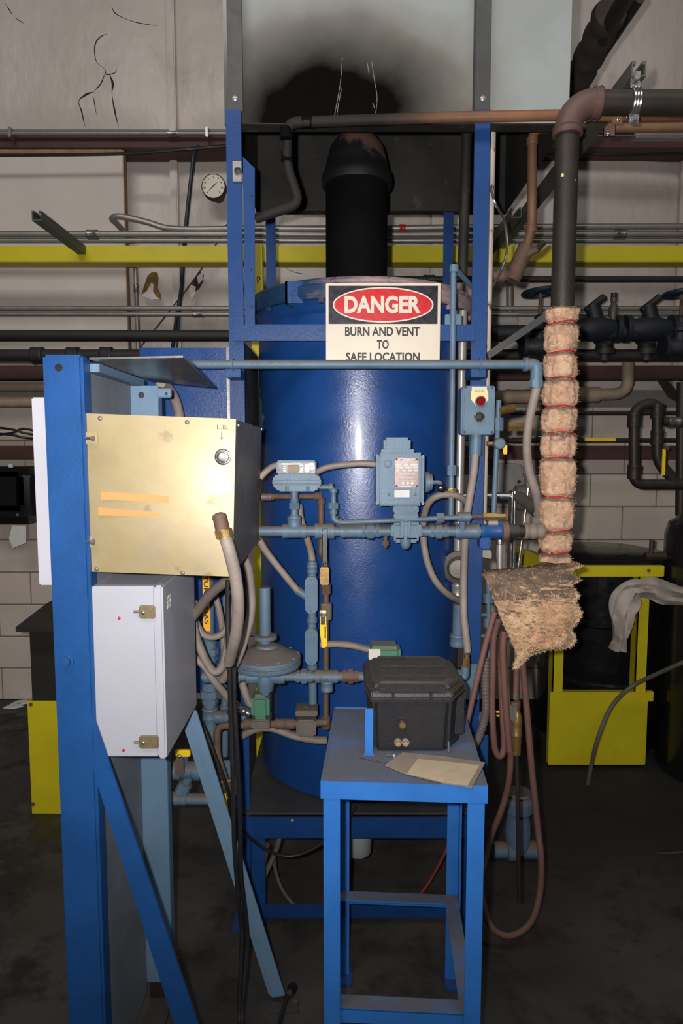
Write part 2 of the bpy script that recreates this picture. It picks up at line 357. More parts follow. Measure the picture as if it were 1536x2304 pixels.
# ================================================================== SETTING
WY = 4.12
fl_ = struct(W(None, 'floor', 'floor', -3.2, 3.2, -1.2, WY + .3, -.12, 0, 0)); fl_['label'] = 'dark stained concrete floor'
wb = struct(W(None, 'wall_back', 'mortar', -3.2, 3.2, WY, WY + .2, 0, 1.9, 0)); wb['label'] = 'painted concrete block lower wall'
bw, bh = .4, .2
bme = None
for r_ in range(10):
    for c_ in range(17):
        x0 = -3.3 + c_ * bw + (bw / 2 if r_ % 2 else 0); z0 = r_ * bh
        if x0 < -3.2 or x0 + bw > 3.2 or z0 + bh > 1.95: continue
        if bme is None:
            o = G().box(.003, bw - .003, -.012, .02, .003, bh - .003).obj('block', 'block', wb, .004, seg=1); bme = o.data
        else:
            o = bpy.data.objects.new('block', bme); COL.objects.link(o); o.parent = wb
        o.location = (x0, WY + random.uniform(-.002, .002), z0)
wu = struct(W(None, 'wall_back_upper', 'vinyl', -3.2, 3.2, WY + .1, WY + .2, 1.9, 5.3, 0)); wu['label'] = 'upper wall of white vinyl faced insulation'
SHEETS = []
def sheet_y(x, z):
    for x0, x1, z0, z1 in SHEETS:
        if x0 - 1e-6 <= x <= x1 + 1e-6 and z0 - 1e-6 <= z <= z1 + 1e-6:
            u, v = min(1, max(0, (x - x0) / (x1 - x0))), min(1, max(0, (z - z0) / (z1 - z0)))
            pil = (math.sin(math.pi * u) ** .4) * (math.sin(math.pi * v) ** .35)
            nn = mnoise.noise(Vector((x * 2.2, z * 1.6, 3.1))) * .02 + mnoise.noise(Vector((x * 6, z * 5, 9))) * .006
            return WY + .06 - .06 * pil + nn * pil
    return WY
def sheet(x0, x1, z0, z1):
    SHEETS.append((x0, x1, z0, z1))
    nx, nz = 28, 28; vs = []; fs = []
    for j in range(nz + 1):
        for i in range(nx + 1):
            u, v = i / nx, j / nz; x = x0 + (x1 - x0) * u; z = z0 + (z1 - z0) * v
            vs.append((x, sheet_y(x, z), z))
    for j in range(nz):
        for i in range(nx): a = j * (nx + 1) + i; fs.append((a, a + 1, a + nx + 2, a + nx + 1))
    g = G().add(vs, fs); o = g.obj('insulation_sheet', 'vinyl', wu, smooth=80); return o
xs_ = [-3.2, Xp(387, 400, 4.1), .55, 2.0, 3.2]
for i in range(4):
    sheet(xs_[i], xs_[i + 1], 1.9, 3.37); sheet(xs_[i], xs_[i + 1], 3.41, 5.3)
for i in (1, 2, 3):
    W(wu, 'seam_strip', 'vinyl', xs_[i] - .022, xs_[i] + .022, WY + .01, WY + .045, 1.9, 5.3, .006)
# tears in the sheeting: thin dark slits and curled flaps
def slit(pts, w0=.006):
    q = catmull(PP([(a, b, WY) for a, b in pts]), 7); q = [Vector((p.x, sheet_y(p.x, p.z) + .001, p.z)) for p in q]
    G().tube(q, lambda t: .0012 + w0 * math.sin(math.pi * min(1, t + .04)) * (.55 + .45 * math.sin(9 * t)), 6).obj('tear', 'crack', wu)
slit([(240, 70), (222, 78), (210, 98), (213, 132), (232, 150), (236, 162), (256, 157), (258, 138)], .004)
slit([(243, 162), (250, 182), (248, 205), (253, 240), (260, 275)], .009)
slit([(233, 160), (222, 184), (206, 203), (208, 225), (212, 252)], .004)
slit([(206, 201), (190, 207), (173, 222), (179, 245), (184, 275)], .007)
slit([(248, 10), (260, 27), (300, 43), (350, 50)], .003); slit([(10, 5), (30, 35), (55, 52)], .003)
slit([(595, 520 - 0), (640, 600), (700, 620)], .002)
def patch(poly, m, dy, name): 
    q = [P(a, b, WY - dy) for a, b in poly]
    G().prism([(v.x, v.z) for v in q], lambda x, z: (x, WY - dy, z), lambda x, z: (x, WY - dy + .008, z)).obj(name, m, wu, 0)
patch([(342, 612), (352, 613), (356, 625), (352, 645), (360, 660), (361, 673), (345, 670), (317, 665), (325, 640), (332, 620)], 'fibreglass', .03, 'exposed_insulation')
patch([(340, 636), (346, 640), (344, 655), (352, 668), (360, 673), (340, 674), (316, 665), (330, 655)], 'foil', .042, 'torn_flap')
patch([(447, 610), (458, 618), (455, 635), (447, 650), (437, 655), (430, 645), (438, 625)], 'crack', .03, 'exposed_insulation')
patch([(443, 622), (455, 612), (456, 628), (446, 640)], 'foil', .045, 'torn_flap')
patch([(428, 640), (440, 645), (438, 662), (432, 673), (425, 660)], 'foil', .045, 'torn_flap')
# tear on the right behind the pipe loop
patch([(1475, 850), (1500, 852), (1530, 890), (1536, 910), (1505, 895)], 'crack', .03, 'exposed_insulation')
def beam(name, y0, y1, Y0, m='girt'):
    o = struct(W(None, name, m, -3.1, 3.1, Y0, WY + .04, Zp(y1, Y0), Zp(y0, Y0), .004)); return o
beam('trim_1', 304, 333, 3.97)['label'] = 'red-brown steel girt high on the wall'
beam('trim_2', 822, 852, 3.99)['label'] = 'red-brown steel girt above the block wall'
beam('trim_3', 1003, 1034, 3.99)['label'] = 'red-brown steel girt level with the towel dispenser'
# white board on the left
bd = T('painted_board', 'large white painted board with raw wooden top edge on the left wall', 'board')
xb0, xb1 = Xp(-60, 560, 3.98), Xp(281, 560, 3.98)
W(bd, 'sheet', 'board', xb0, xb1, 3.985, 4.03, Zp(815, 3.98), Zp(345, 3.98), .003)
W(bd, 'top_edge', 'wood', xb0, xb1 - .002, 3.98, 4.03, Zp(345, 3.98), Zp(335, 3.98), .002)
W(bd, 'side_edge', 'wood', xb1, xb1 + .006, 3.985, 4.03, Zp(815, 3.98), Zp(335, 3.98), .001)
# ================================================================== wall services
def line(name, label, cat, m, py, Y, wpx, x0, x1, fit=(), group=None, clampm='galv'):
    t = T(name, label, cat, group); r = R(wpx, Y); z = Zp(py, Y)
    C(t, 'pipe', m, (x0, Y, z), (x1, Y, z), r, 16)
    for fx in fit: collar(t, 'coupling', clampm, (Xp(fx, py, Y), Y, z), (1, 0, 0), r * 1.35, .06)
    return t, z, r
XL, XR = -2.9, 2.9
ct, cz, cr = line('conduit', 'thin grey conduit strapped along the top girt, left of the hood', 'conduit', 'conduit', 300, 3.93, 8, XL, Xp(520, 300, 3.93), (388,))
for px in (20, 465):
    G().box(Xp(px, 300, 3.9) - .008, Xp(px, 300, 3.9) + .008, 3.9, 3.96, cz - .03, cz + .025).obj('strap', 'galv', ct, .004)
line('conduit', 'upper of the two straight grey conduits just above the yellow beam', 'conduit', 'conduit', 527, 3.74, 13, XL, XR, (208, 1395), 'wall conduits')
line('conduit', 'lower of the two straight grey conduits just above the yellow beam', 'conduit', 'conduit', 541, 3.76, 11, XL, XR, (), 'wall conduits')
cb = T('conduit', 'grey conduit with a hooked bend rising above the yellow beam', 'conduit', 'wall conduits')
G().tube(catmull(PP([(283, 526, 3.95), (262, 503, 3.78), (252, 493, 3.72), (262, 487, 3.7), (290, 490, 3.7), (335, 501, 3.72), (375, 513, 3.74), (430, 516, 3.74), (520, 515, 3.74), (800, 514, 3.74), (1150, 511, 3.74), (1700, 509, 3.74)]), 8), R(13, 3.72), 14).obj('pipe', 'conduit', cb)
collar(cb, 'coupling', 'redtie', P(905, 513, 3.74), (1, 0, 0), R(15, 3.74), .03)
line('conduit', 'upper of the paired conduits running between yellow beam and black pipe', 'conduit', 'conduit', 694, 3.76, 10, XL, XR, (), 'wall conduits')
line('conduit', 'lower of the paired conduits running between yellow beam and black pipe', 'conduit', 'conduit', 707, 3.76, 9, XL, XR, (445,), 'wall conduits')
vc = T('conduit', 'vertical grey conduit beside the torn wall sheeting below the yellow beam', 'conduit')
C(vc, 'pipe', 'conduit', P(304, 585, 3.95), P(311, 810, 3.95), R(9, 3.95), 14); collar(vc, 'coupling', 'galv', P(306, 650, 3.95), (0, 0, 1), R(11, 3.95), .05)
tag(W(None, 'yellow_beam', 'yellow', XL, XR, 3.6, 3.71, Zp(589, 3.6), Zp(552, 3.6), .005), 'long yellow painted square steel beam running along the wall', 'beam')
bp, bz, br = line('black_pipe', 'thick black horizontal pipe running below the paired conduits', 'pipe', 'blackpipe', 755, 3.66, 25, XL, XR, ())
line('black_pipe', 'second black horizontal pipe running just above the brown girt', 'pipe', 'blackpipe', 800, 3.66, 27, XL, XR, (85, 165, 240), clampm='blackpipe')
line('header_pipe', 'thick near black header pipe carrying the valves right of the frame', 'pipe', 'valvedark', 749, 3.58, 34, Xp(1105, 749, 3.58), XR, ())
line('black_pipe', 'slim black pipe below the yellow beam, right of the tall riser', 'pipe', 'blackpipe', 628, 3.66, 13, Xp(860, 628, 3.66), XR, (965,), clampm='blackpipe')
line('iron_pipe', 'thin dark pipe behind the wool lagging, above the lower girt', 'pipe', 'blackpipe', 929, 3.75, 9, Xp(1150, 929, 3.75), XR, ())
line('iron_pipe', 'thin dark pipe lying just on top of the lower girt', 'pipe', 'blackpipe', 991, 3.75, 10, Xp(1140, 991, 3.75), XR, (1165,), clampm='blackpipe')
o = W(None, 'pipe_marker', 'yellowtag', Xp(1320, 990, 3.7), Xp(1390, 990, 3.7), 3.73, 3.742, Zp(993, 3.72), Zp(986, 3.72), .001); tag(o, 'yellow marker strip on the thin dark pipe right of the lagging', 'label')
lp = T('lagged_pipe', 'beige lagged pipe behind the blue post on the left', 'pipe')
C(lp, 'pipe', 'beige', (XL, 3.8, Zp(905, 3.8)), (Xp(420, 905, 3.8), 3.8, Zp(905, 3.8)), R(24, 3.8), 18)
C(lp, 'upper_pipe', 'beige', (XL, 3.9, Zp(870, 3.9)), (Xp(420, 870, 3.9), 3.9, Zp(870, 3.9)), R(20, 3.9), 16)
for k, (a, b, c_) in enumerate([(955, 975, 985), (970, 985, 988), (985, 965, 990)]):
    tag(H_(None, 'cable', 'rubber', [(-80, a, 3.8), (20, (a + b) / 2, 3.75), (60, b, 3.75), (140, c_, 3.8), (260, c_ + 4, 3.85)], .006, 8), ('upper', 'middle', 'lower')[k] + ' black cable of the tangle on the wall left of the blue post', 'cable', 'cables behind the blue post')
# sagging cables under the girt
tag(H_(None, 'cable', 'rubber', [(-80, 350, 3.85), (80, 349, 3.85), (280, 346, 3.85), (400, 337, 3.85), (520, 327, 3.9)], .009, 8), 'black cable sagging below the top girt over the white board', 'cable')
tag(H_(None, 'cable', 'rubber', [(1180, 346, 3.85), (1300, 345, 3.85), (1400, 348, 3.85), (1560, 344, 3.85)], .008, 8), 'black cable sagging below the girt right of the riser', 'cable')
tag(H_(None, 'cable', 'valveblue', [(446, 330, 3.9), (436, 350, 3.86), (430, 400, 3.86), (421, 480, 3.86), (414, 560, 3.86), (408, 650, 3.86), (400, 700, 3.86), (388, 785, 3.88)], .011, 8), 'dark blue cable hanging down the wall left of the dial', 'cable')
tag(H_(None, 'cable', 'valveblue', [(447, 330, 3.93), (438, 352, 3.93), (424, 480, 3.93), (412, 620, 3.93), (403, 720, 3.93), (398, 785, 3.93)], .005, 8), 'thin blue wire hanging beside the dark blue cable on the wall', 'cable')
tag(H_(None, 'wire', 'girt', [(510, 505, 4.02), (455, 602, 4.03), (385, 695, 4.04), (300, 800, 4.05)], .004, 6), 'thin brown wire running diagonally across the torn sheeting', 'wire')
# round dial
dg = T('dial_thermometer', 'round white dial thermometer with black rim on the wall', 'dial'); dc = P(480, 419, 3.97); rr = R(52, 3.97)
G().lathe(dc + Vector((0, .05, 0)), (0, -1, 0), [(-.12, rr * .5), (-.02, rr * .6), (0, rr * .9), (0, rr), (.05, rr), (.056, rr * .97), (.05, rr * .93), (.046, rr * .92)], 40).obj('rim', 'girt', dg)
G().lathe(dc + Vector((0, .01, 0)), (0, -1, 0), [(0, rr * .93), (.012, rr * .93)], 40).obj('dial_face', 'dial', dg)
for k in range(9):
    a = math.radians(225 - k * 33.75); q = dc + Vector((math.cos(a) * rr * .74, -.004, math.sin(a) * rr * .74)); d = Vector((math.cos(a), 0, math.sin(a)))
    G().cyl(q - d * .006, q + d * .006, .0016, 5).obj('tick', 'black', dg)
for sgn, ln in ((1, .028), (-1, .05)):
    d = Vector((.62, 0, .6)) * sgn; G().cyl(dc + Vector((.004, -.006, .004)), dc + Vector((.004, -.006, .004)) + d * ln, .0022, 6, .0006).obj('needle', 'black', dg)
# struts along Y
def strut(px, py, Y0, Y1, w, label):
    p = P(px, py, Y0); t = .004; x, z = p.x, p.z
    g = G()
    pr = [(-w, 0), (w, 0), (w, w * 2), (w * .45, w * 2), (w * .45, w * 2 - t * 2), (w - t, w * 2 - t * 2), (w - t, t), (-w + t, t), (-w + t, w * 2 - t * 2), (-w * .45, w * 2 - t * 2), (-w * .45, w * 2), (-w, w * 2)]
    g.prism(pr, lambda a, b: (x + a, Y0, z + b - w), lambda a, b: (x + a, Y1, z + b - w))
    return tag(g.obj('strut_channel', 'strut', None, 0), label, 'strut')
strut(82, 485, 3.08, 3.62, .021, 'grey slotted strut channel jutting out over the yellow beam')
strut(1162, 478, 2.9, 3.75, .021, 'grey strut channel above the angled copper valve')
sr = strut(1437, 155, 1.98, 4.11, .020, 'grey strut channel holding the pipe clamp top right')
# grey wall box and conduit on right
jb = T('junction_box', 'small grey junction box with conduit behind the diagonal brace', 'junction box')
B(jb, 'box', 'conduit', 1119, 712, 1165, 738, 3.88, 4.15, .006); C(jb, 'pipe', 'conduit', P(1146, 600, 3.92), P(1147, 714, 3.92), R(16, 3.92), 14)
eb = T('enclosure', 'pale grey wall enclosure with cam lock behind the grey flexible conduit', 'enclosure')
B(eb, 'body', 'conduit', 1118, 1044, 1177, 1112, 3.94, 4.12, .012)
bolt(eb, 'rubber', P(1167, 1084, 3.94), (0, -1, 0), .012, .006, 'lock'); B(eb, 'hinge', 'galv', 1176, 1072, 1184, 1092, 3.98, 4.1, .002)
# ---- valve header on the right
def gate_valve(px, py, Y, label):
    t = T('gate_valve', label, 'valve', 'wall gate valves'); c = P(px, py, Y)
    hw = c + Vector((0, 0, .0)); rw = .085
    ring = [hw + Vector((math.cos(a) * rw, math.sin(a) * rw, .008 * math.cos(a))) for a in [2 * math.pi * k / 28 for k in range(29)]]
    wh = G().tube(ring, .013, 8).obj('handwheel', 'valveblue', t)
    for k in range(4):
        a = math.pi / 2 * k + .3; G().cyl(hw, hw + Vector((math.cos(a) * rw, math.sin(a) * rw, .0)), .008, 8).obj('spoke', 'valveblue', wh)
    C(t, 'stem', 'rust', hw + Vector((0, 0, .015)), hw + Vector((0, 0, -.14)), .01, 10)
    G().lathe(hw + Vector((0, 0, -.26)), (0, 0, 1), [(0, .04), (.06, .042), (.07, .055), (.085, .055), (.09, .034), (.12, .026), (.135, .03), (.15, .018)], 18).obj('bonnet', 'valvedark', t)
    G().lathe(hw + Vector((-.09, 0, -.27)), (1, 0, 0), [(0, .065), (.02, .065), (.021, .04), (.06, .048), (.09, .055), (.12, .048), (.159, .04), (.16, .065), (.18, .065)], 20).obj('body', 'valvedark', t)
    return t
gate_valve(1216, 658, 3.55, 'dark blue handwheel gate valve left of the tall riser'); gate_valve(1534, 660, 3.55, 'dark blue handwheel gate valve cut by the right picture edge')
def strainer(px, py, Y, label):
    t = T('strainer', label, 'valve', 'wall strainers'); c = P(px, py, Y)
    G().lathe(c + Vector((-.13, 0, 0)), (1, 0, 0), [(0, .07), (.025, .07), (.026, .045), (.1, .062), (.16, .062), (.234, .045), (.235, .07), (.26, .07)], 20).obj('body', 'valvedark', t)
    a = c + Vector((.02, 0, .0)); G().cyl(a, a + Vector((-.03, .0, .12)), .042, 16, .036).obj('branch', 'valvedark', t)
    G().cyl(a + Vector((-.06, .0, .09)), a + Vector((.03, .0, .16)), .02, 8).obj('cap', 'blackpipe', t)
    return t
strainer(1335, 740, 3.58, 'dark blue flanged strainer just right of the lagged riser'); strainer(1460, 740, 3.58, 'dark blue flanged strainer near the right picture edge')
rl = T('relief_valve', 'pale relief valve with cap between the two dark strainers', 'valve'); c = P(1378, 738, 3.58)
G().lathe(c, (0, 0, 1), [(0, .018), (.05, .018), (.06, .024), (.1, .024), (.125, .012), (.13, .016), (.15, .016)], 14).obj('body', 'strut', rl); C(rl, 'cap', 'blackpipe', c + Vector((0, 0, .148)), c + Vector((0, 0, .175)), .016, 8)
for px, lab in ((1185, 'dark flange valve body under the black pipe, left of the lagging'), (1360, 'dark drip leg below the black pipe, right of the lagging'), (1455, 'dark drip leg below the black pipe near the right edge')):
    t = T('drip_leg', lab, 'pipe fitting', 'drip legs'); c = P(px, 755, 3.66)
    G().lathe(c, (0, 0, -1), [(0, .04), (.07, .045), (.072, .06), (.1, .06), (.101, .04), (.13, .035), (.14, .0)], 16).obj('leg', 'blackpipe', t); G().cyl(c + Vector((0, -.05, -.0)), c + Vector((0, .05, 0)), .05, 16).obj('tee', 'blackpipe', t)
t = T('lagged_pipe', 'beige lagged pipe with elbow behind the insulated riser', 'pipe')
E_(t, 'pipe', 'beige', [(1090, 893, 3.8), (1412, 886, 3.8), (1412, 815, 3.8)], R(26, 3.8), .11, 18); collar(t, 'coupling', 'beige', P(1322, 888, 3.8), (1, 0, 0), R(33, 3.8), .12); collar(t, 'coupling', 'beige', P(1165, 892, 3.8), (1, 0, 0), R(30, 3.8), .14)
t = T('pipe_loop', 'dark steel pipe loop on the block wall at right', 'pipe')
E_(t, 'pipe', 'iron', [(1570, 1090, 3.3), (1426, 1090, 3.3), (1426, 918, 3.3), (1478, 903, 3.3), (1478, 1040, 3.3), (1520, 1085, 3.3)], R(23, 3.3), .05, 16)
for (a, b, dd) in ((1426, 945, (0, 0, 1)), (1426, 1062, (0, 0, 1)), (1478, 925, (0, 0, 1)), (1478, 985, (0, 0, 1))): collar(t, 'coupling', 'iron', P(a, b, 3.3), dd, R(28, 3.3), .07)
B(t, 'valve_handle', 'yellowtag', 1490, 1010, 1497, 1070, 3.2, 3.21, .002); bolt(t, 'galv', P(1494, 1008, 3.22), (0, -1, 0), .012, .03)
t = T('side_pipe', 'rusty dark stub pipe joining the pipe loop at right edge', 'pipe'); C(t, 'pipe', 'iron', P(1490, 950, 3.3), P(1570, 950, 3.3), R(18, 3.3), 14); collar(t, 'coupling', 'galv', P(1515, 950, 3.3), (1, 0, 0), R(24, 3.3), .06)
t = T('standpipe', 'vertical dark pipe at the right picture edge', 'pipe'); C(t, 'pipe', 'iron', P(1534, 860, 3.6), P(1530, 1160, 3.6), R(22, 3.6), 16)
# towel dispenser
t = T('towel_dispenser', 'glossy black paper towel dispenser on the block wall at left edge', 'towel dispenser')
B(t, 'body', 'towel', -60, 1050, 72, 1182, 3.84, 4.08, .05); B(t, 'front_cover', 'towel', -60, 1062, 48, 1150, 3.8, 3.86, .03); bolt(t, 'galv', P(40, 1158, 3.84), (0, -1, 0), .01, .006, 'lock'); B(t, 'latch', 'papertowel', 19, 1044, 28, 1052, 3.88, 3.9, .002)
pt = [(28, 1182), (58, 1182), (57, 1222), (30, 1233), (23, 1212)]
tag(G().prism([(P(a, b, 3.9).x, P(a, b, 3.9).z) for a, b in pt], lambda x, z: (x, 3.9 + .02 * math.sin(40 * x), z), lambda x, z: (x, 3.903 + .02 * math.sin(40 * x), z)).obj('paper_towel', 'papertowel', None, 0), 'torn white paper towel hanging from the black dispenser', 'paper towel')
# ================================================================== right background: drum, guard, rag
t = T('black_drum', 'large black drum standing behind the yellow guard frame', 'drum'); c = Vector((P(1352, 1400, 3.68).x, 3.68, 0)); zt_ = Zp(1268, 3.4)
G().lathe(c, (0, 0, 1), [(0, .3), (.0, .325), (.03, .33), (zt_ * .33, .33), (zt_ * .34, .338), (zt_ * .36, .338), (zt_ * .37, .33), (zt_ * .66, .33), (zt_ * .67, .338), (zt_ * .69, .338), (zt_ * .7, .33), (zt_, .33)], 48).obj('shell', 'towel', t)
G().lathe(c + Vector((0, 0, zt_)), (0, 0, 1), [(-.03, .338), (.008, .345), (.02, .33), (.045, .2), (.05, .0)], 48).obj('lid', 'towel', t)
t = T('black_cylinder', 'tall black cylinder with rounded shoulder at the right picture edge', 'tank'); c = Vector((1.85, 3.18, 0)); zc = Zp(1155, 3.1)
G().lathe(c, (0, 0, 1), [(0, .28), (.02, .305), (zc - .12, .305), (zc - .06, .29), (zc - .02, .23), (zc, .1), (zc + .01, 0)], 48).obj('shell', 'towel', t)
C(t, 'neck', 'iron', c + Vector((-.3, .05, zc - .22)), c + Vector((-.4, .05, zc - .22)), .02, 12); C(t, 'valve', 'iron', c + Vector((-.37, .05, zc - .22)), c + Vector((-.37, .05, zc - .14)), .012, 8)
gy = 3.2
t = T('drum_guard', 'yellow steel guard frame in front of the black drum', 'guard')
xg0, xg1 = Xp(1241, 1550, gy), Xp(1452, 1550, gy); zpan = Zp(1556, gy); ztop0, ztop1 = Zp(1297, gy), Zp(1272, gy)
for x0, x1 in ((xg0, xg0 + .052), (xg1 - .055, xg1)):
    g = G(); g.box(x0, x1, gy, gy + .008, zpan - .02, ztop0); g.box(x0 if x0 == xg0 else x0, x0 + .008, gy, gy + .06, zpan - .02, ztop0); g.obj('post', 'yellow', t, .001)
W(t, 'kick_panel', 'yellow', xg0 - .01, xg1 + .01, gy - .01, gy + .03, .02, zpan, .003)
W(t, 'top_rail', 'yellow', xg0, xg1 + .06, gy - .012, gy + .02, ztop0, ztop1, .003); W(t, 'latch_tab', 'yellow', xg1, xg1 + .04, gy, gy + .02, zpan - .05, zpan, .002)
bolt(t, 'galv', P(1458, 1283, gy - .012), (0, -1, 0), .008, .01); W(t, 'side_rail', 'yellow', xg0 - .0, xg0 + .03, gy + .03, gy + .5, ztop0, ztop1, .003)
# diagonal yellow rail seen through the pipes
t = tag(G().tube(PP([(1150, 1240, 3.05), (1250, 1288, 3.215)]), .036, 4).obj('guard_rail', 'yellow', None, 0, 20), 'yellow guard rail sloping behind the insulated pipe joint', 'guard')
# rag
def cloth(path, name, m, label, cat, w=.07, th=.012):
    g = G(); q = catmull(PP(path), 8); n = len(q); vs = []; fs = []; K = 11
    for i, p in enumerate(q):
        t_ = i / (n - 1); d = (q[min(i + 1, n - 1)] - q[max(i - 1, 0)]).normalized(); side = d.cross(Vector((0, 1, 0))).normalized()
        ww = w * (.55 + .5 * math.sin(math.pi * (t_ * .9 + .1))) * (1 + .3 * math.sin(13 * t_))
        for j in range(K):
            s_ = j / (K - 1) * 2 - 1; fold = .022 * math.sin(7 * s_ + 9 * t_) + .012 * math.sin(15 * s_ - 14 * t_)
            vs.append(p + side * s_ * ww + Vector((0, -.03 * (1 - s_ * s_) + fold, 0)))
        for j in range(K):
            s_ = j / (K - 1) * 2 - 1; vs.append(Vector(vs[i * 2 * K + j]) + Vector((0, th, 0)))
    for i in range(n - 1):
        a = i * 2 * K; b = (i + 1) * 2 * K
        ring = list(range(K)) + [2 * K - 1 - k for k in range(K)]
        for k in range(2 * K): u, v = ring[k], ring[(k + 1) % (2 * K)]; fs.append((a + u, a + v, b + v, b + u))
    g.add(vs, fs); fs2 = [tuple(list(range(K)) + [2 * K - 1 - k for k in range(K)])]; g.f += fs2
    return tag(g.obj(name, m, None, 0, 60), label, cat)
cloth([(1560, 1345, 2.82), (1500, 1335, 2.98), (1460, 1325, 3.09), (1425, 1325, 3.09), (1406, 1350, 3.1), (1400, 1395, 3.1), (1395, 1435, 3.12), (1392, 1462, 3.14)], 'rag', 'rag', 'crumpled grey white rag draped over the yellow guard frame', 'rag', .055)
tag(H_(None, 'water_hose', 'hosed', [(1322, 1765, 3.04), (1330, 1720, 3.02), (1345, 1660, 2.98), (1375, 1590, 3.02), (1420, 1545, 3.06), (1470, 1520, 2.98), (1560, 1480, 2.8)], .0095, 10), 'grey hose arching up past the yellow guard panel', 'hose')
tag(H_(None, 'floor_hose', 'rubber', [(1600, 2150, 2.0), (1500, 2060, 2.2), (1440, 1980, 2.35), (1432, 1945, 2.45), (1460, 1925, 2.5), (1600, 1915, 2.5)], .012, 10), 'black hose curled on the floor at the lower right', 'hose')
# ================================================================== left background: yellow guard and black bin
t = T('guard_box', 'yellow steel guard box on the floor left of the blue post', 'guard'); gy2 = 2.78
x0, x1 = Xp(66, 1700, gy2), Xp(230, 1700, gy2); zb = Zp(1578, gy2)
W(t, 'front_panel', 'yellow', x0, x1, gy2, gy2 + .012, .0, zb, .002); W(t, 'side_panel', 'yellow', x0, x0 + .012, gy2 + .012, gy2 + .35, 0, zb, .002)
for px, py in ((70, 1584), (75, 1808)): bolt(t, 'rust', P(px, py, gy2), (0, -1, 0), .008, .008)
t = T('black_bin', 'black sheet metal bin with overhanging sloped lid above the yellow guard', 'bin')
zl = Zp(1398, gy2); W(t, 'body', 'blackpipe', x0 + .012, x1, gy2 + .02, gy2 + .4, .0, zl, .003)
g = G(); xl = Xp(58, 1410, gy2); xr_ = x1
zt2 = Zp(1376, gy2)
g.prism([(gy2 - .09, zl - .02), (gy2 - .09, zl + .0), (gy2 + .2, zl + .03), (gy2 + .42, zl + .03), (gy2 + .42, zl + .012), (gy2 + .2, zl + .012)], lambda y, z: (xl, y, z), lambda y, z: (xr_, y, z)).obj('lid', 'blackpipe', t, .002)
W(t, 'rim', 'galv', x0 + .01, x1, gy2 + .012, gy2 + .02, zl - .03, zl - .025, .0005)
for k, (a, b) in enumerate(((45, 1582), (30, 1590))):
    q = P(a, b, Yof(b, 0) if False else 3.95); zz = .002
    y_ = Yof(b, 0.0); xx = Xp(a, b, y_)
    tag(G().prism([(-.05, -.03), (.02, -.04), (.06, .0), (.03, .05), (-.03, .03)], lambda x, y: (xx + x, y_ + y, .001), lambda x, y: (xx + x * .8, y_ + y * .8, .009)).obj('paper_scrap', 'papertowel', None, 0), ('white paper scrap on the floor nearest the block wall by the bin', 'white paper scrap on the floor further left of the bin')[k], 'paper')
# ================================================================== TANK
TC = Vector((.067, 2.492, 0)); TR = .361; zb = Zp(1806, 2.13); zr = Zp(640, 2.09)
tk = T('pressure_tank', 'tall glossy blue cylindrical tank standing in the steel frame', 'tank')
G().lathe(TC, (0, 0, 1), [(zb, .3), (zb, TR - .006), (zb + .006, TR), (zr - .07, TR), (zr - .055, TR + .012), (zr - .03, TR + .014)], 96).obj('shell', 'tank', tk)
fg = G().lathe(TC, (0, 0, 1), [(zr - .032, TR - .02), (zr - .032, TR + .03), (zr - .022, TR + .036), (zr + .006, TR + .036), (zr + .012, TR + .03), (zr + .02, TR + .03), (zr + .03, TR + .02), (zr + .035, .1)], 96).obj('rim_flange', 'rim', tk)
for k in range(22):
    a = 2 * math.pi * (k + .3) / 22
    if math.sin(a) < .35: bolt(fg, 'rim', TC + Vector((math.cos(a) * (TR + .022), math.sin(a) * (TR + .022), zr - .032)), (0, 0, -1), .009, .014)
lg = G(); a0 = P(642, 636, 2.17); lg.box(a0.x, a0.x + .055, 2.15, 2.158, Zp(682, 2.15), Zp(632, 2.15)); lg.box(a0.x, a0.x + .008, 2.15, 2.2, Zp(682, 2.15), Zp(632, 2.15)); lug = lg.obj('lifting_lug', 'tank', tk, .001)
B(lug, 'slot', 'black', 656, 652, 660, 679, 2.148, 2.151, .001)
gp_ = G(); pv = []; pf = []
for j in range(13):
    z = Zp(868, 2.4) + (Zp(1010, 2.4) - Zp(868, 2.4)) * j / 12
    for i in range(4):
        a = math.radians(189 + i * (1.5 + 3.2 * min(1, j / 6) + .8 * math.sin(j * 2.3))); pv.append(TC + Vector((math.cos(a) * (TR + .0008), math.sin(a) * (TR + .0008), z)))
for j in range(12):
    for i in range(3): a = j * 4 + i; pf.append((a, a + 1, a + 5, a + 4))
gp_.add(pv, pf).obj('bare_patch', 'lblue', tk, 0, 60)
# flue stack
st = T('flue_stack', 'black sooty flue stack with domed rusty cap above the tank', 'flue'); sx = P(802, 500, 2.49).x; SC = Vector((sx, 2.49, 0)); sr_ = R(134, 2.49)
z0 = zr + .03; zc = Zp(395, 2.49); zt = Zp(300, 2.49)
G().lathe(SC, (0, 0, 1), [(z0, sr_ + .02), (z0 + .02, sr_ + .02), (z0 + .022, sr_), (zc - .02, sr_)], 48).obj('pipe', 'soot', st)
G().lathe(SC, (0, 0, 1), [(zc - .04, sr_), (zc - .04, sr_ + .012), (zc - .02, sr_ + .016), (zc, sr_ + .012), (zc + .01, sr_ + .004), (zc + .04, sr_ * .98), (zc + .09, sr_ * .86), (zc + .125, sr_ * .62), (zc + .142, sr_ * .35), (zc + .146, 0)], 48).obj('dome_cap', 'cap', st)
G().lathe(SC + Vector((0, 0, zc + .14)), (0, 0, 1), [(0, .03), (.012, .03), (.018, .038), (.034, .038), (.045, .02), (.048, 0)], 16).obj('cap_knob', 'cap', st)
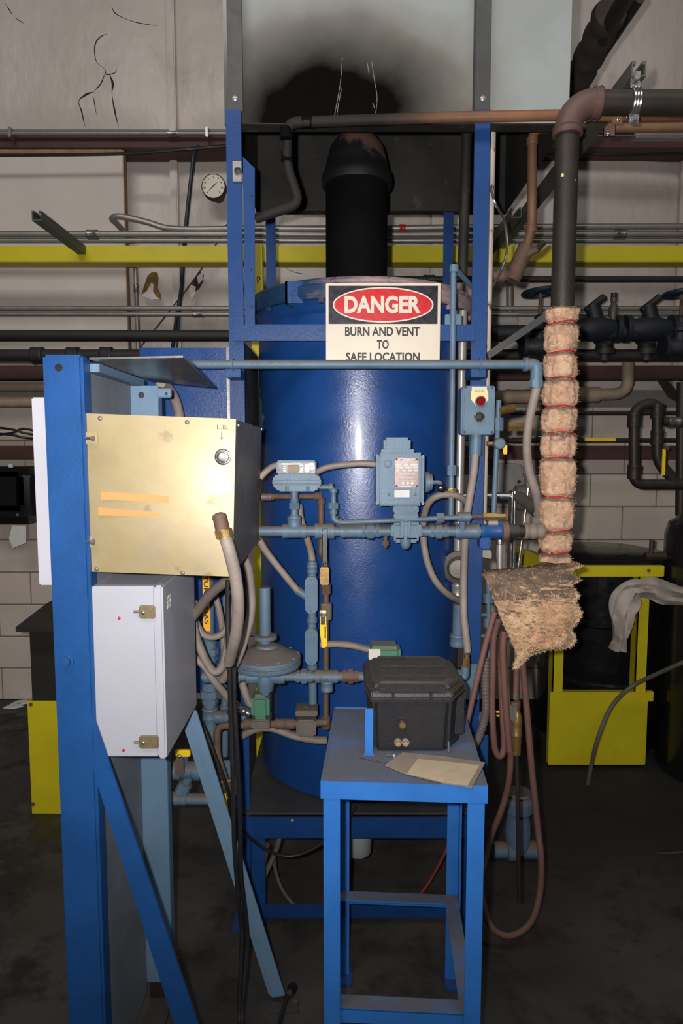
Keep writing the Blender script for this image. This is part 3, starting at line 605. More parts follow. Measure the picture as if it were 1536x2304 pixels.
# ================================================================== HOOD
hd = T('exhaust_hood', 'large grey sheet metal exhaust hood with black soot plume', 'hood')
hy0, hy1 = 2.16, 2.96; zh = Zp(277, hy0); xh0, xh1 = Xp(504, 200, hy0), Xp(1281, 200, hy0); zhm = 3.75
fp = G().box(xh0, xh1, hy0, hy0 + .004, zh, zhm).obj('front_panel', 'hood', hd, 0)
W(fp, 'bottom_lip', 'hoodin', xh0, xh1, hy0 - .002, hy0 + .05, zh - .004, zh, .001)
W(hd, 'back_panel', 'hoodin', xh0, xh1, hy1, hy1 + .004, zh, zhm, .001); W(hd, 'side_panel', 'hoodin', xh0, xh0 + .004, hy0 + .006, hy1, zh, zhm, .001); W(hd, 'side_panel', 'hoodin', xh1 - .004, xh1, hy0 + .006, hy1, zh, zhm, .001)
W(hd, 'rear_lip', 'hoodin', xh0, xh1, hy1 - .05, hy1, zh - .004, zh, .001)
for px in (528, 1086):
    x0 = Xp(px - 17, 150, 2.12); x1 = Xp(px + 17, 150, 2.12)
    g = G(); g.box(x0, x1, 2.12, 2.126, zh + .015, 3.55); g.box(x0, x0 + .006, 2.126, 2.158, zh + .015, 3.55)
    hs = g.obj('hanger_strip', 'dsteel', hd, .0008); screw(hs, 'silver', P(px, 222, 2.12), .009, 'rivet')
# scratched streaks where drips washed the soot off (wear with its own shape)
for pts in ([(770, 130), (768, 160), (765, 190), (760, 220), (752, 262)], [(768, 200), (762, 230), (757, 262)], [(836, 140), (842, 180), (848, 220), (845, 255)], [(826, 142), (830, 165)], [(838, 232), (842, 243)]):
    q = catmull(PP([(a, b, hy0) for a, b in pts]), 6); G().tube(q, lambda t_: .0004 + .0011 * abs(math.sin(23 * t_ + 1)), 5).obj('drip_streak', 'silver', fp)
# ================================================================== FRAME
fr = T('support_frame', 'blue painted steel support frame around the tank', 'frame')
fy = 2.1; xl0, xl1 = Xp(511, 500, fy), Xp(545, 500, fy); xr0, xr1 = Xp(1064, 500, fy), Xp(1099, 500, fy)
def angle(par, name, x0, x1, y0, dep, z0, z1, side, m='blue_dimmed', t=.006):
    g = G(); g.box(x0, x1, y0, y0 + t, z0, z1); xx = x0 if side < 0 else x1 - t; g.box(xx, xx + t, y0 + t, y0 + dep, z0, z1); return g.obj(name, m, par, .001)
zhu = zh - .0
zlow = .012
angle(fr, 'upright', xl0, xl1, fy, .05, zlow, zh + .012, -1); angle(fr, 'upright', xr0, xr1, fy, .05, zlow, zh + .012, 1)
# notch bracket and second angle on the left upright
B(fr, 'bracket_plate', 'silver', 523, 362, 543, 408, 2.094, 2.1, .001); G().lathe(P(535, 385, 2.094), (0, -1, 0), [(0, .011), (.004, .011), (.0045, .008), (.001, .006), (.001, 0)], 14).obj('bracket_hole', 'dsteel', fr)
q = [(546, 352), (573, 378), (573, 732), (546, 732)]; zz = [P(a, b, fy + .004) for a, b in q]
sp = G().prism([(v.x if i not in (0, 3) else zz[0].x, v.z) for i, v in enumerate(zz)], lambda x, z: (x, fy + .004, z), lambda x, z: (x, fy + .01, z)).obj('splice_plate', 'blue_dimmed', fr, .0008)
for py in (441, 607, 690): G().lathe(P(565, py, fy + .004), (0, -1, 0), [(0, .0042), (.0006, .0042), (.0007, 0)], 12).obj('bolt_hole', 'black', sp)
for px in (609, 1008):
    xa, xb = Xp(px - 11, 560, 2.9), Xp(px + 11, 560, 2.9); angle(fr, 'rear_upright', xa, xb, 2.9, .05, zlow, Zp(478, 2.9), -1 if px < 700 else 1)
cbz0, cbz1 = Zp(767, fy - .01), Zp(730, fy - .01)
g = G(); g.box(xl1 - .03, xr0 + .01, fy - .012, fy - .004, cbz0, cbz1); g.box(xl1 - .03, xr0 + .01, fy - .004, fy + .012, cbz1 - .006, cbz1); g.obj('crossbar', 'blue_dimmed', fr, .001)
# deck and stand
zd = zb - .006
W(fr, 'deck_plate', 'dsteel', xl0 + .02, xr1 - .0, fy - .02, 2.92, zd - .008, zd, .001)
W(fr, 'deck_rail', 'blue_dimmed', xl0 + .02, xr1, fy - .03, fy - .022, zd - .08, zd - .012, .001); W(fr, 'deck_rail', 'blue_dimmed', xl0 + .02, xr1, 2.925, 2.93, zd - .08, zd - .012, .001)
for x in (xl0 + .02, xr1 - .008): W(fr, 'deck_rail', 'blue_dimmed', x, x + .006, fy - .02, 2.92, zd - .08, zd - .012, .001)
for y in (fy - .02, 2.88):
    for x, s in ((xl1 + .005, -1), (xr0 - .05, 1)):
        angle(fr, 'leg', x, x + .045, y, .045, .012, zd - .08, s)
    W(fr, 'lower_stretcher', 'blue_dimmed', xl1 + .006, xr0, y + .008, y + .014, .03, .075, .001)
for x in (xl0 - .012, xr0 - .02):
    for y in (fy - .04, 2.86): W(fr, 'foot_plate', 'blue', x, x + .085, y, y + .1, .0, .012, .002)
for px in (958 - 300, ): screw(fr, 'silver', P(657, 1846, fy - .03), .006)
dark = W(fr, 'side_plate', 'dsteel', Xp(550, 900, 2.2), Xp(552, 900, 2.2), 2.14, 2.56, Zp(1000, 2.2), Zp(770, 2.2), .001)
yp = T('yellow_column', 'narrow yellow steel column behind the left side of the tank', 'column')
W(yp, 'post', 'yellow', Xp(564, 640, 3.1), Xp(590, 640, 3.1), 3.1, 3.16, 0, Zp(548, 3.1), .004)
text(yp, 'lettering', 'black', 'P', Xp(582, 640, 3.1), Zp(630, 3.1), 3.0995, .016, .03, rot=0)
# ================================================================== SIGN
sg = T('danger_sign', 'white danger sign with red oval hung on the tank crossbar', 'sign'); sy = 2.072
sx0, sx1 = Xp(733, 720, sy), Xp(990, 720, sy); sz1 = Zp(637, sy); sz0 = sz1 - .247; sw = sx1 - sx0
W(sg, 'board', 'signwhite', sx0, sx1, sy, sy + .004, sz0, sz1, .0015)
bz0, bz1 = Zp(729, sy), Zp(643, sy)
W(sg, 'header_panel', 'signblack', sx0 + .008, sx1 - .008, sy - .0006, sy, bz0, bz1, .0003)
cxs, czs = (sx0 + sx1) / 2, (bz0 + bz1) / 2
def ell(rx, rz, Y, m, name): 
    G().prism([(cxs + rx * math.cos(a), czs + rz * math.sin(a)) for a in [2 * math.pi * k / 64 for k in range(64)]], lambda x, z: (x, Y, z), lambda x, z: (x, Y - .0005, z)).obj(name, m, sg, 0)
ell(sw * .44, (bz1 - bz0) * .465, sy - .0006, 'signwhite', 'oval_border'); ell(sw * .427, (bz1 - bz0) * .425, sy - .0011, 'red', 'red_oval')
text(sg, 'danger_lettering', 'signwhite', 'DANGER', cxs - .002, czs + .001, sy - .0016, sw * .665, (bz1 - bz0) * .46, .0004, .04)
text(sg, 'lettering', 'black', 'BURN AND VENT', Xp(860, 745, sy), Zp(746, sy), sy, sw * .655, R(20, sy) * 2, .0005, .03)
text(sg, 'lettering', 'black', 'TO', Xp(861, 775, sy), Zp(775, sy), sy, sw * .105, R(20, sy) * 2, .0005, .03)
text(sg, 'lettering', 'black', 'SAFE LOCATION', Xp(861, 803, sy), Zp(803, sy), sy, sw * .65, R(20, sy) * 2, .0005, .03)
# ================================================================== LEFT CONTROL STAND
cs = T('control_stand', 'blue square post stand with pale blue column and braces at left', 'stand')
py_ = 1.44; xp0, xp1 = Xp(93, 800, py_), Xp(184, 800, py_); zpt = Zp(797, py_)
post = G().box(xp0, xp1, py_, py_ + .05, .0, zpt).obj('post', 'blue', cs, .006, seg=3)
G().lathe(P(132, 827, py_), (0, -1, 0), [(0, .0082), (.0006, .0082), (.0008, 0)], 18).obj('bolt_hole', 'black', post)
G().lathe(P(150, 1487, py_), (0, -1, 0), [(0, .016), (.003, .0155), (.0035, .011), (.012, .01), (.013, 0)], 20).obj('bolt_head', 'blue', post)
# side panel and pale column
xs0 = xp1 - .004; cy = 1.785
xc0, xc1 = Xp(322, 1950, cy), Xp(381, 1950, cy); zct = Zp(868, cy)
G().prism([(xs0 - .006, py_ + .052), (xs0 - .001, py_ + .052), (xc0 + .003, cy - .003), (xc0 - .002, cy - .003)], lambda x, y: (x, y, .04), lambda x, y: (x, y, Zp(818, py_) - .013)).obj('side_panel', 'greypanel', cs, .001)
g = G(); g.box(xc0, xc1, cy, cy + .007, .06, zct); g.box(xc0, xc0 + .007, cy + .007, cy + .04, .06, zct); g.box(xc1 - .007, xc1, cy + .007, cy + .04, .06, zct)
col = g.obj('column', 'lblue2', cs, .0012)
G().lathe(P(318, 889, cy), (0, -1, 0), [(0, .008), (.0006, .008), (.0008, 0)], 16).obj('bolt_hole', 'black', col); screw(col, 'rust', Vector((xc1 - .02, cy, .105)), .008)
W(cs, 'foot_plate', 'iron', xs0 + .01, xc1 + .0, py_ + .1, cy + .06, 0, .01, .002)
W(cs, 'foot_block', 'iron', xc0 + .008, xc1 - .008, cy + .002, cy + .035, .01, .06, .003)
G().prism([(xs0 - .008, py_ + .05), (xs0 + .022, py_ + .05), (xc0 + .026, cy + .04), (xc0 - .004, cy + .04)], lambda x, y: (x, y, Zp(818, py_) - .012), lambda x, y: (x, y, Zp(818, py_) + .006)).obj('top_rail', 'lblue2', cs, .001)
# diagonal flat braces
def flat(par, name, m, pts, Y, th):
    q = [P(a, b, Y) for a, b in pts]; return G().prism([(v.x, v.z) for v in q], lambda x, z: (x, Y, z), lambda x, z: (x, Y + th, z)).obj(name, m, par, .001)
flat(cs, 'brace', 'blue', [(196, 1560), (206, 1600), (553, 2620), (492, 2620), (203, 1716)], py_ + .002, .008)
flat(cs, 'rear_brace', 'lblue2', [(418, 1590), (442, 1600), (641, 2240), (612, 2246)], cy - .02, .006)
flat(cs, 'brace_flange', 'lblue2', [(404, 1608), (420, 1592), (614, 2246), (604, 2238)], cy - .02, .045)
W(cs, 'foot_plate', 'dsteel', Xp(606, 2250, 1.77), Xp(672, 2250, 1.77), 1.745, 1.8, 0, .006, .002); bolt(cs, 'galv', Vector((Xp(664, 2240, 1.77), 1.772, .006)), (0, 0, 1), .007, .01)
# galvanised flap on top
zf = Zp(806, py_); g = G()
vs = [(Xp(200, 806, 1.46), 1.46, zf), (Xp(412, 806, 1.46), 1.46, zf + .004), (Xp(483, 872, 1.84), 1.84, Zp(872, 1.84)), (Xp(345, 862, 1.84), 1.84, Zp(862, 1.84) + .004)]
g.add(vs + [(a, b, c_ + .004) for a, b, c_ in vs], [(0, 1, 2, 3), (7, 6, 5, 4), (0, 4, 5, 1), (1, 5, 6, 2), (2, 6, 7, 3), (3, 7, 4, 0)]); g.obj('top_flap', 'galv', cs, .0008)
# small lug with clip on the column top
lugp = G(); b0 = P(352, 884, cy - .006); lugp.box(b0.x, b0.x + .038, cy - .006, cy - .001, b0.z - .012, b0.z + .012); o = lugp.obj('clip', 'lblue2', cs, .004, seg=3); screw(o, 'dsteel', P(374, 886, cy - .006), .004)
# white sheet behind the post
tag(W(None, 'white_cabinet_edge', 'whitepanel', Xp(78, 1100, 1.46), xp0, 1.46, 1.56, Zp(1317, 1.46), Zp(894, 1.46), .003), 'narrow white cabinet edge showing left of the blue post', 'panel')
# blue rear panel
t = T('control_backboard', 'flat dark blue equipment backboard behind the zinc cabinet', 'backboard')
W(t, 'face', 'tank', Xp(319, 1000, 2.15), xl0 - .016, 2.15, 2.165, Zp(1560, 2.15), Zp(782, 2.15), .003); W(t, 'edge', 'galv', xl0 - .016, xl0, 2.14, 2.16, Zp(1560, 2.15), Zp(782, 2.15), .002)
# ---- zinc cabinet (tilted slightly)
zx = T('zinc_cabinet', 'yellow zinc plated square cabinet box fixed to the blue post', 'cabinet'); zy = 1.452
c0 = P(355, 1116, zy); XF[0] = Matrix.Translation(c0) @ Matrix.Rotation(math.radians(2.1), 4, 'Y') @ Matrix.Rotation(math.radians(.3), 4, 'Z') @ Matrix.Translation(-c0)
hw, hh = R(340, zy), R(356, zy); dp = .31
zbz = G().box(c0.x - hw, c0.x + hw, zy + .012, zy + dp, c0.z - hh, c0.z + hh).obj('body', 'zincside', zx, .004)
G().box(c0.x - .05, c0.x + hw - .001, zy + dp - .002, zy + .52, c0.z - hh + .002, c0.z + hh - .002).obj('rear_body', 'zincside', zx, .003)
# the thin cover plate bellies outward a few millimetres
def belly(u, v): return .0085 * (1 - abs(u) ** 2.2) * (1 - abs(v) ** 2.2)
gc = G(); NB = 20; vs = []; fs = []
for j in range(NB + 1):
    for i in range(NB + 1): u, v = i / NB * 2 - 1, j / NB * 2 - 1; vs.append((c0.x + u * (hw + .001), zy + .004 - belly(u, v), c0.z + v * (hh + .001)))
for j in range(NB):
    for i in range(NB): a = j * (NB + 1) + i; fs.append((a, a + 1, a + NB + 2, a + NB + 1))
b_ = len(vs); bor = [i for i in range(NB + 1)] + [j * (NB + 1) + NB for j in range(1, NB + 1)] + [NB * (NB + 1) + i for i in range(NB - 1, -1, -1)] + [j * (NB + 1) for j in range(NB - 1, 0, -1)]
vs += [(vs[k][0], zy + .014, vs[k][2]) for k in bor]
for k in range(len(bor)): k2 = (k + 1) % len(bor); fs.append((bor[k], bor[k2], b_ + k2, b_ + k))
cov = gc.add(vs, fs).obj('cover', 'zinc', zx, 0, 50)
def cy_(x, z): return zy + .0035 - belly((x - c0.x) / hw, (z - c0.z) / hh)
def zp(px, py): q = P(px, py, zy); return Vector((q.x, zy, q.z))
iX = XF[0].inverted()
for px, py in ((224, 941), (420, 950), (216, 1281), (410, 1290)): q = iX @ zp(px, py); q.y = cy_(q.x, q.z); screw(cov, 'cast', q, .005)
ring = iX @ zp(501, 1028)
G().lathe((ring.x, cy_(ring.x, ring.z), ring.z), (0, -1, 0), [(0, .0175), (.002, .0175), (.003, .015), (.003, .0135), (.009, .012), (.0095, .009), (.006, .008), (.006, 0)], 28).obj('plug_button', 'steel', zx)
for (px0, py0, px1, py1, sl) in ((229, 1105, 380, 1127, .035), (223, 1141, 361, 1158, .05)):
    a = iX @ zp(px0, py0); b = iX @ zp(px1, py1)
    G().prism([(a.x, a.z), (b.x, a.z - sl * (b.x - a.x)), (b.x, b.z - .004), (a.x, a.z - .0175)], lambda x, z: (x, cy_((a.x + b.x) / 2, z) + .001, z), lambda x, z: (x, cy_((a.x + b.x) / 2, z) - .0007, z)).obj('tape_strip', 'tape', zx, 0)
lb = iX @ zp(500, 961); text(zx, 'marker_writing', 'girt', 'L.B.', lb.x, lb.z, cy_(lb.x, lb.z) - .0002, .024, .009, .0003, -.01)
ar = iX @ zp(498, 978); zy0 = zy; zy = cy_(ar.x, ar.z) - .0002; G().box(ar.x - .0009, ar.x + .0009, zy - .0004, zy, ar.z - .009, ar.z + .007).add([(ar.x - .0045, zy - .0004, ar.z - .004), (ar.x, zy - .0004, ar.z - .0105), (ar.x + .0045, zy - .0004, ar.z - .004), (ar.x, zy - .0004, ar.z - .0075)], [(0, 1, 3), (1, 2, 3)]).obj('marker_arrow', 'girt', zx, 0); zy = zy0
for py, w_ in ((986, 26), (1218, 16)):
    q = iX @ zp(199, py); W(zx, 'fixing_lug', 'zinc', q.x - .008, q.x + R(w_, zy) * 2 - .004, zy - .003, zy, q.z - .0125, q.z + .0125, .001)
    C(zx, 'fixing_bolt', 'steel', (q.x - .006, zy - .008, q.z), (q.x + .012, zy - .008, q.z), .0032, 10); hexnut(zx, 'fixing_nut', 'cast', (q.x + .012, zy - .008, q.z), (1, 0, 0), .0065, .007)
XF[0] = None
for a, b in (((536, 958)), (588, 967), (580, 1226)): screw(zx, 'steel', P(a, b, 1.46 if a < 560 else 1.955), .004)
# ---- white cabinet
wc = T('white_cabinet', 'white enamel wall cabinet with hasp catches below the zinc cabinet', 'cabinet'); wy = 1.452
c0 = P(272, 1512, wy); x0, x1 = Xp(190, 1512, wy), Xp(352, 1512, wy); z0, z1 = Zp(1703, wy), Zp(1320, wy)
W(wc, 'body', 'white', x0, x1, wy, wy + .29, z0, z1, .003); 
dr = W(wc, 'door', 'white', x1 + .001, x1 + .019, wy - .006, wy + .31, z0 - .003, z1 + .003, .004)
for py in (1376, 1668):
    q = P(328, py, wy); k = W(wc, 'catch', 'catch', q.x - .014, x1 + .002, wy - .007, wy, q.z - .015, q.z + .015, .003); screw(k, 'steel', Vector((q.x - .004, wy - .007, q.z - .001)), .0042); C(k, 'catch_pin', 'cast', (q.x - .024, wy - .006, q.z + .001), (q.x - .013, wy - .006, q.z + .001), .0032, 8)
for px, py in ((268, 1391), (278, 1688)): screw(wc, 'redtie', P(px, py, wy), .0035, 'rivet')
q = G()
for k in range(9):
    q.box(x1 + .019, x1 + .0196, wy + .03 + .012 * (k % 3), wy + .037 + .012 * (k % 3) + .004 * (k % 2), z1 - .035 - .011 * (k // 3), z1 - .028 - .01 * (k // 3))
q.obj('sticker_residue', 'papertowel', dr, 0)
# ================================================================== TABLE
tz = Zp(1766, 1.432); tc = P(908, 1766, 1.432)
XF[0] = Matrix.Translation(tc) @ Matrix.Rotation(math.radians(-3.4), 4, 'Z') @ Matrix.Translation(-tc)
tb = T('work_table', 'bright blue angle iron work table in front of the tank', 'table'); hw = R(375, 1.432) * 1.045; x0, x1 = tc.x - hw, tc.x + hw; y0, y1 = 1.432, 1.872
top = G().box(x0 + .004, x1 - .004, y0 + .006, y1 - .004, tz - .006, tz).obj('top_plate', 'tblue', tb, .001)
aw = .038
def ang(name, a, b, m='tblue'): return G().box(*a).box(*b).obj(name, m, tb, .001)
ang('front_rail', (x0, x1, y0, y0 + .006, tz - aw, tz + .003), (x0, x1, y0 + .006, y0 + .03, tz - .012, tz - .007)); ang('rear_rail', (x0, x1, y1 - .006, y1, tz - aw, tz + .003), (x0, x1, y1 - .03, y1 - .006, tz - .012, tz - .007))
for x, s in ((x0, 1), (x1, -1)): xa, xb = sorted((x, x + s * .006)); W(tb, 'side_rail', 'tblue', xa, xb, y0 + .007, y1 - .007, tz - aw, tz + .002, .001)
for x, s in ((x0 + .006, 1), (x1 - .006, -1)):
    for y, d in ((y0 + .003, 1), (y1 - .003, -1)):
        xa, xb = sorted((x, x + s * .037)); ya, yb = sorted((y, y + d * .005)); xc, xd = sorted((x, x + s * .005)); yc, yd = sorted((y + d * .005, y + d * .037))
        G().box(xa, xb, ya, yb, .012, tz - aw).box(xc, xd, yc, yd, .012, tz - aw).obj('leg', 'tblue', tb, .0008)
        fx = x + s * .01; W(tb, 'foot_plate', 'blue', fx - .03, fx + .035, y - .04, y + .04, 0, .012, .002)
sz_ = Zp(2254, 1.47)
for y, d in ((y0 + .012, 1), (y1 - .012, -1)):
    ya, yb = sorted((y, y + d * .005)); yc, yd = sorted((y, y + d * .04)); G().box(x0 + .012, x1 - .012, ya, yb, sz_ - .036, sz_).box(x0 + .012, x1 - .012, yc, yd, sz_ - .005, sz_ + .0005).obj('stretcher', 'tblue', tb, .0008)
G().box(x1 - .017, x1 - .012, y0 + .014, y1 - .014, sz_ - .036, sz_).box(x1 - .05, x1 - .012, y0 + .014, y1 - .014, sz_ - .0045, sz_ + .001).obj('stretcher', 'tblue', tb, .0008)
G().box(x0 + .012, x0 + .017, y0 + .014, y1 - .014, sz_ - .036, sz_).obj('stretcher', 'tblue', tb, .0008)
XF[0] = None
Yc = Yof(1700, tz); b0 = P(821, 1700, Yc); b1 = P(839, 1700, Yc)
W(tb, 'stop_bar', 'tblue', b0.x, b1.x, Yc, Yc + .006, tz, Zp(1595, Yc), .001); W(tb, 'weld_bead', 'tblue', b0.x - .005, b1.x + .004, Yc - .004, Yc + .01, tz, tz + .005, .002)
# ================================================================== BLACK CASE
ca = T('equipment_case', 'black rugged plastic equipment case standing on the blue table', 'case')
Yf = Yof(1695, tz) + .002
xa, xb = Xp(840, 1640, Yf), Xp(1010, 1640, Yf); Xm = (xa + xb) / 2; xw0, xw1 = Xp(826, 1640, 1.7), Xp(1028, 1640, 1.7); yb = Yf + .23
zr1 = Zp(1572, Yf)
def plan(e=0.): return [(xa - e, Yf - e), (xb + e, Yf - e), (xw1 + e, Yf + .06), (xw1 + e, yb + e), (xw0 - e, yb + e), (xw0 - e, Yf + .06)]
def hull(z0, z1, e0, e1, name, par, bev):
    a, b = plan(e0), plan(e1); n = 6; vs = [(x, y, z0) for x, y in a] + [(x, y, z1) for x, y in b]
    fs = [tuple(range(n - 1, -1, -1)), tuple(range(n, 2 * n))] + [(i, (i + 1) % n, (i + 1) % n + n, i + n) for i in range(n)]
    return G().add(vs, fs).obj(name, 'plastic', par, bev, 30, 3)
hull(tz, zr1, -.004, .002, 'body', ca, .01)
hull(zr1 - .008, zr1 + .004, .008, .008, 'lower_rim', ca, .003); lid = hull(zr1 + .005, zr1 + .018, .008, .004, 'lid_rim', ca, .003)
hull(zr1 + .016, zr1 + .036, .002, -.012, 'lid', ca, .009)
W(lid, 'ridge', 'plastic', xa + .004, xb - .002, Yf - .012, Yf + .03, zr1 + .01, zr1 + .031, .009)
for k, yy in enumerate((Yf + .05, Yf + .12, Yf + .2)): W(lid, 'ridge', 'plastic', xw0 + .03, xw1 - .03, yy, yy + .012, zr1 + .034, zr1 + .041, .003)
for x in (Xm - .045, Xm + .045): W(lid, 'rim_notch', 'plastic', x - .003, x + .003, Yf - .012, Yf - .005, zr1 - .006, zr1 + .018, .001)
W(ca, 'side_latch', 'plastic', xw1 - .002, xw1 + .014, Yf + .07, Yf + .16, zr1 - .055, zr1 + .01, .004); W(ca, 'side_block', 'plastic', xb, xw1 + .004, Yf + .035, Yf + .07, tz + .03, zr1 - .012, .004)
g = text(ca, 'embossed_lettering', 'plastic', 'PELI', Xm - .045, 0, 0, .05, .012) if False else None
q = P(904, 1630, Yf - .002); W(ca, 'connector_base', 'rubber', q.x - .012, q.x + .012, q.y - .006, q.y + .004, q.z - .013, q.z + .012, .002); C(ca, 'connector', 'brass', q + Vector((0, -.002, .004)), q + Vector((0, -.016, .004)), .0075, 14)
for px in (895, 912): q = P(px, 1670, Yf - .002); G().lathe(q, (0, -1, 0), [(-.004, .009), (.004, .009), (.005, .007), (.012, .0066), (.014, .004), (.015, 0)], 16).obj('terminal', 'beige', ca)
W(ca, 'paint_mark', 'lblue', xb - .003, xb + .0008, Yf - .0045, Yf + .004, Zp(1690, Yf), Zp(1668, Yf), .0005)
# things on the table
sh = [(866, 1722), (905, 1694), (1000, 1703), (1091, 1717), (1062, 1772), (1000, 1763), (910, 1741)]
q = [P(a, b, Yof(b, tz + .004)) for a, b in sh]
sht = T('card_sheet', 'grey cardboard sheet with tan label overhanging the table front', 'sheet')
G().prism([(v.x, v.y) for v in q], lambda x, y: (x, y, tz + .0035), lambda x, y: (x, y, tz + .0055)).obj('sheet', 'paper', sht, 0)
q = [P(a, b, Yof(b, tz + .006)) for a, b in [(940, 1707), (1078, 1722), (1052, 1767), (1000, 1760), (915, 1740)]]
G().prism([(v.x, v.y) for v in q], lambda x, y: (x, y, tz + .0056), lambda x, y: (x, y, tz + .0062)).obj('label', 'papertan', sht, 0)
tag(G().tube(fillet([P(a, b, Yof(b, tz + .0025)) for a, b in ((808, 1704), (874, 1718), (880, 1712))], .004), .0018, 6).obj('hex_key', 'dsteel', None), 'small dark hex key lying on the blue table', 'hex key')
t = T('loose_bolt', 'loose steel bolt on the table beside the card sheet', 'bolt'); q = P(868, 1698, Yof(1698, tz + .005)); C(t, 'shank', 'steel', q, q + Vector((.018, -.006, 0)), .003, 10); hexnut(t, 'head', 'galv', q + Vector((.02, -.007, 0)), (1, -.33, 0), .006, .006)
# ================================================================== RISER WITH LAGGING
ry = 2.0; rx = Xp(1276, 300, ry); zel = Zp(231, ry); rr = R(50, ry)
rp = T('riser_pipe', 'thick dark iron riser pipe with elbow at the top right', 'pipe')
C(rp, 'vertical_pipe', 'iron', (rx, ry, Zp(1255, ry)), (rx, ry, zel - .07), rr, 28); C(rp, 'horizontal_pipe', 'iron', (rx + .07, ry, zel), (rx + .75, ry, zel), rr, 28)
arc = [Vector((rx + .075 - .075 * math.cos(a), ry, zel - .075 + .075 * math.sin(a))) for a in [math.pi / 2 * k / 10 for k in range(11)]]
G().tube([Vector((rx, ry, zel - .085))] + arc + [Vector((rx + .085, ry, zel))], rr * 1.14, 28).obj('elbow', 'elbow', rp)
collar(rp, 'elbow_lip', 'elbow', (rx, ry, zel - .078), (0, 0, 1), rr * 1.24, .022); collar(rp, 'elbow_lip', 'elbow', (rx + .078, ry, zel), (1, 0, 0), rr * 1.24, .022)
for a, b in ((1268, 392), (1290, 404)): q = P(a, b, ry - rr - .0005); G().prism([(-.006, -.004), (.005, -.005), (.007, .003), (-.004, .005)], lambda x, z: (q.x + x, q.y + abs(q.x + x - rx) * .3, q.z + z), lambda x, z: (q.x + x, q.y + .002 + abs(q.x + x - rx) * .3, q.z + z)).obj('paint_fleck', 'cream', rp, 0)
# clamp on horizontal part
cl = T('pipe_clamp', 'shiny zinc two piece pipe clamp on the horizontal iron pipe', 'clamp'); cx_ = Xp(1424, 232, ry)
for s in (-1, 1):
    arc = [Vector((cx_, ry + math.cos(a) * (rr + .004), zel + math.sin(a) * (rr + .004))) for a in [math.radians(90 + s * k * 16) for k in range(12)]]
    for dx in (-.008, 0, .008) if s > 0 else (0,): G().tube([p + Vector((dx, 0, 0)) for p in arc], .0042 if s > 0 else .006, 8).obj('band', 'steel', cl)
for dz, hh_ in ((rr + .002, .045), (-rr - .03, .03)): W(cl, 'ear', 'steel', cx_ - .014, cx_ + .014, ry - .012, ry - .008, zel + dz, zel + dz + hh_, .002); bolt(cl, 'galv', (cx_, ry - .012, zel + dz + hh_ * .5), (0, -1, 0), .009, .01)
# wool lagging
lg_ = T('wool_lagging', 'tan mineral wool lagging tied round the riser with red ties', 'pipe insulation')
ties = [720, 788, 848, 912, 972, 1030, 1120, 1197, 1247]; zties = [Zp(p_, ry - .05) for p_ in ties]; ztop, zbot = Zp(684, ry - .05), Zp(1268, ry - .05)
def lagr(z, a):
    d = min(abs(z - q) for q in zties); base = .0478 - .0095 * math.exp(-(d / .0062) ** 2) - .002 * math.exp(-(d / .016) ** 2)
    e = mnoise.noise(Vector((math.cos(a) * 2.2, math.sin(a) * 2.2, z * 14))) * .009 + mnoise.noise(Vector((math.cos(a) * 7, math.sin(a) * 7, z * 55))) * .004 + mnoise.noise(Vector((math.cos(a) * 14, math.sin(a) * 14, z * 150))) * .0016
    edge = min(1, abs(ztop - z) / .012 + .6)
    return (base + e + .002 * math.sin(z * 9)) * edge
nz_ = 190; nn_ = 56
rings = [[Vector((rx + math.cos(2 * math.pi * j / nn_) * lagr(ztop + (zbot - ztop) * i / nz_, 2 * math.pi * j / nn_), ry + math.sin(2 * math.pi * j / nn_) * lagr(ztop + (zbot - ztop) * i / nz_, 2 * math.pi * j / nn_), ztop + (zbot - ztop) * i / nz_)) for j in range(nn_)] for i in range(nz_ + 1)]
G().rings(rings).obj('wool', 'wool', lg_, 0, 70)
for i, z in enumerate(zties):
    tl = random.uniform(-.1, .12); pts = [Vector((rx + math.cos(a) * .0405, ry + math.sin(a) * .0405, z + tl * math.cos(a) * .04 + .0015 * math.sin(3 * a))) for a in [2 * math.pi * k / 36 for k in range(37)]]
    G().tube(pts, .0019, 6).obj('tie', 'redtie', lg_)
# loose fibres on the lagging
def fibres(par, surf, n, ln, m='fibre'):
    g = G()
    for k in range(n):
        p, nr = surf(); d = (Vector((random.gauss(0, 1), random.gauss(0, 1), random.gauss(0, 1))) + nr * .45).normalized(); l = ln * random.uniform(.4, 1.3); s = d.cross(nr); s = (s.normalized() if s.length > 1e-4 else Vector((1, 0, 0))) * .0003
        q = p + d * l * .5 + nr * l * .22; e = p + d * l
        g.add([p - s, p + s, q + s, q - s, e], [(0, 1, 2, 3), (3, 2, 4)])
    o = g.obj('loose_fibres', m, par, 0, 0); o['kind'] = 'stuff'; return o
def lsurf():
    z = random.uniform(zbot, ztop); a = random.uniform(math.pi, 2 * math.pi) if random.random() < .8 else random.uniform(0, math.pi); r_ = lagr(z, a); return Vector((rx + math.cos(a) * r_, ry + math.sin(a) * r_, z)), Vector((math.cos(a), math.sin(a), 0))
fibres(lg_, lsurf, 2400, .007)
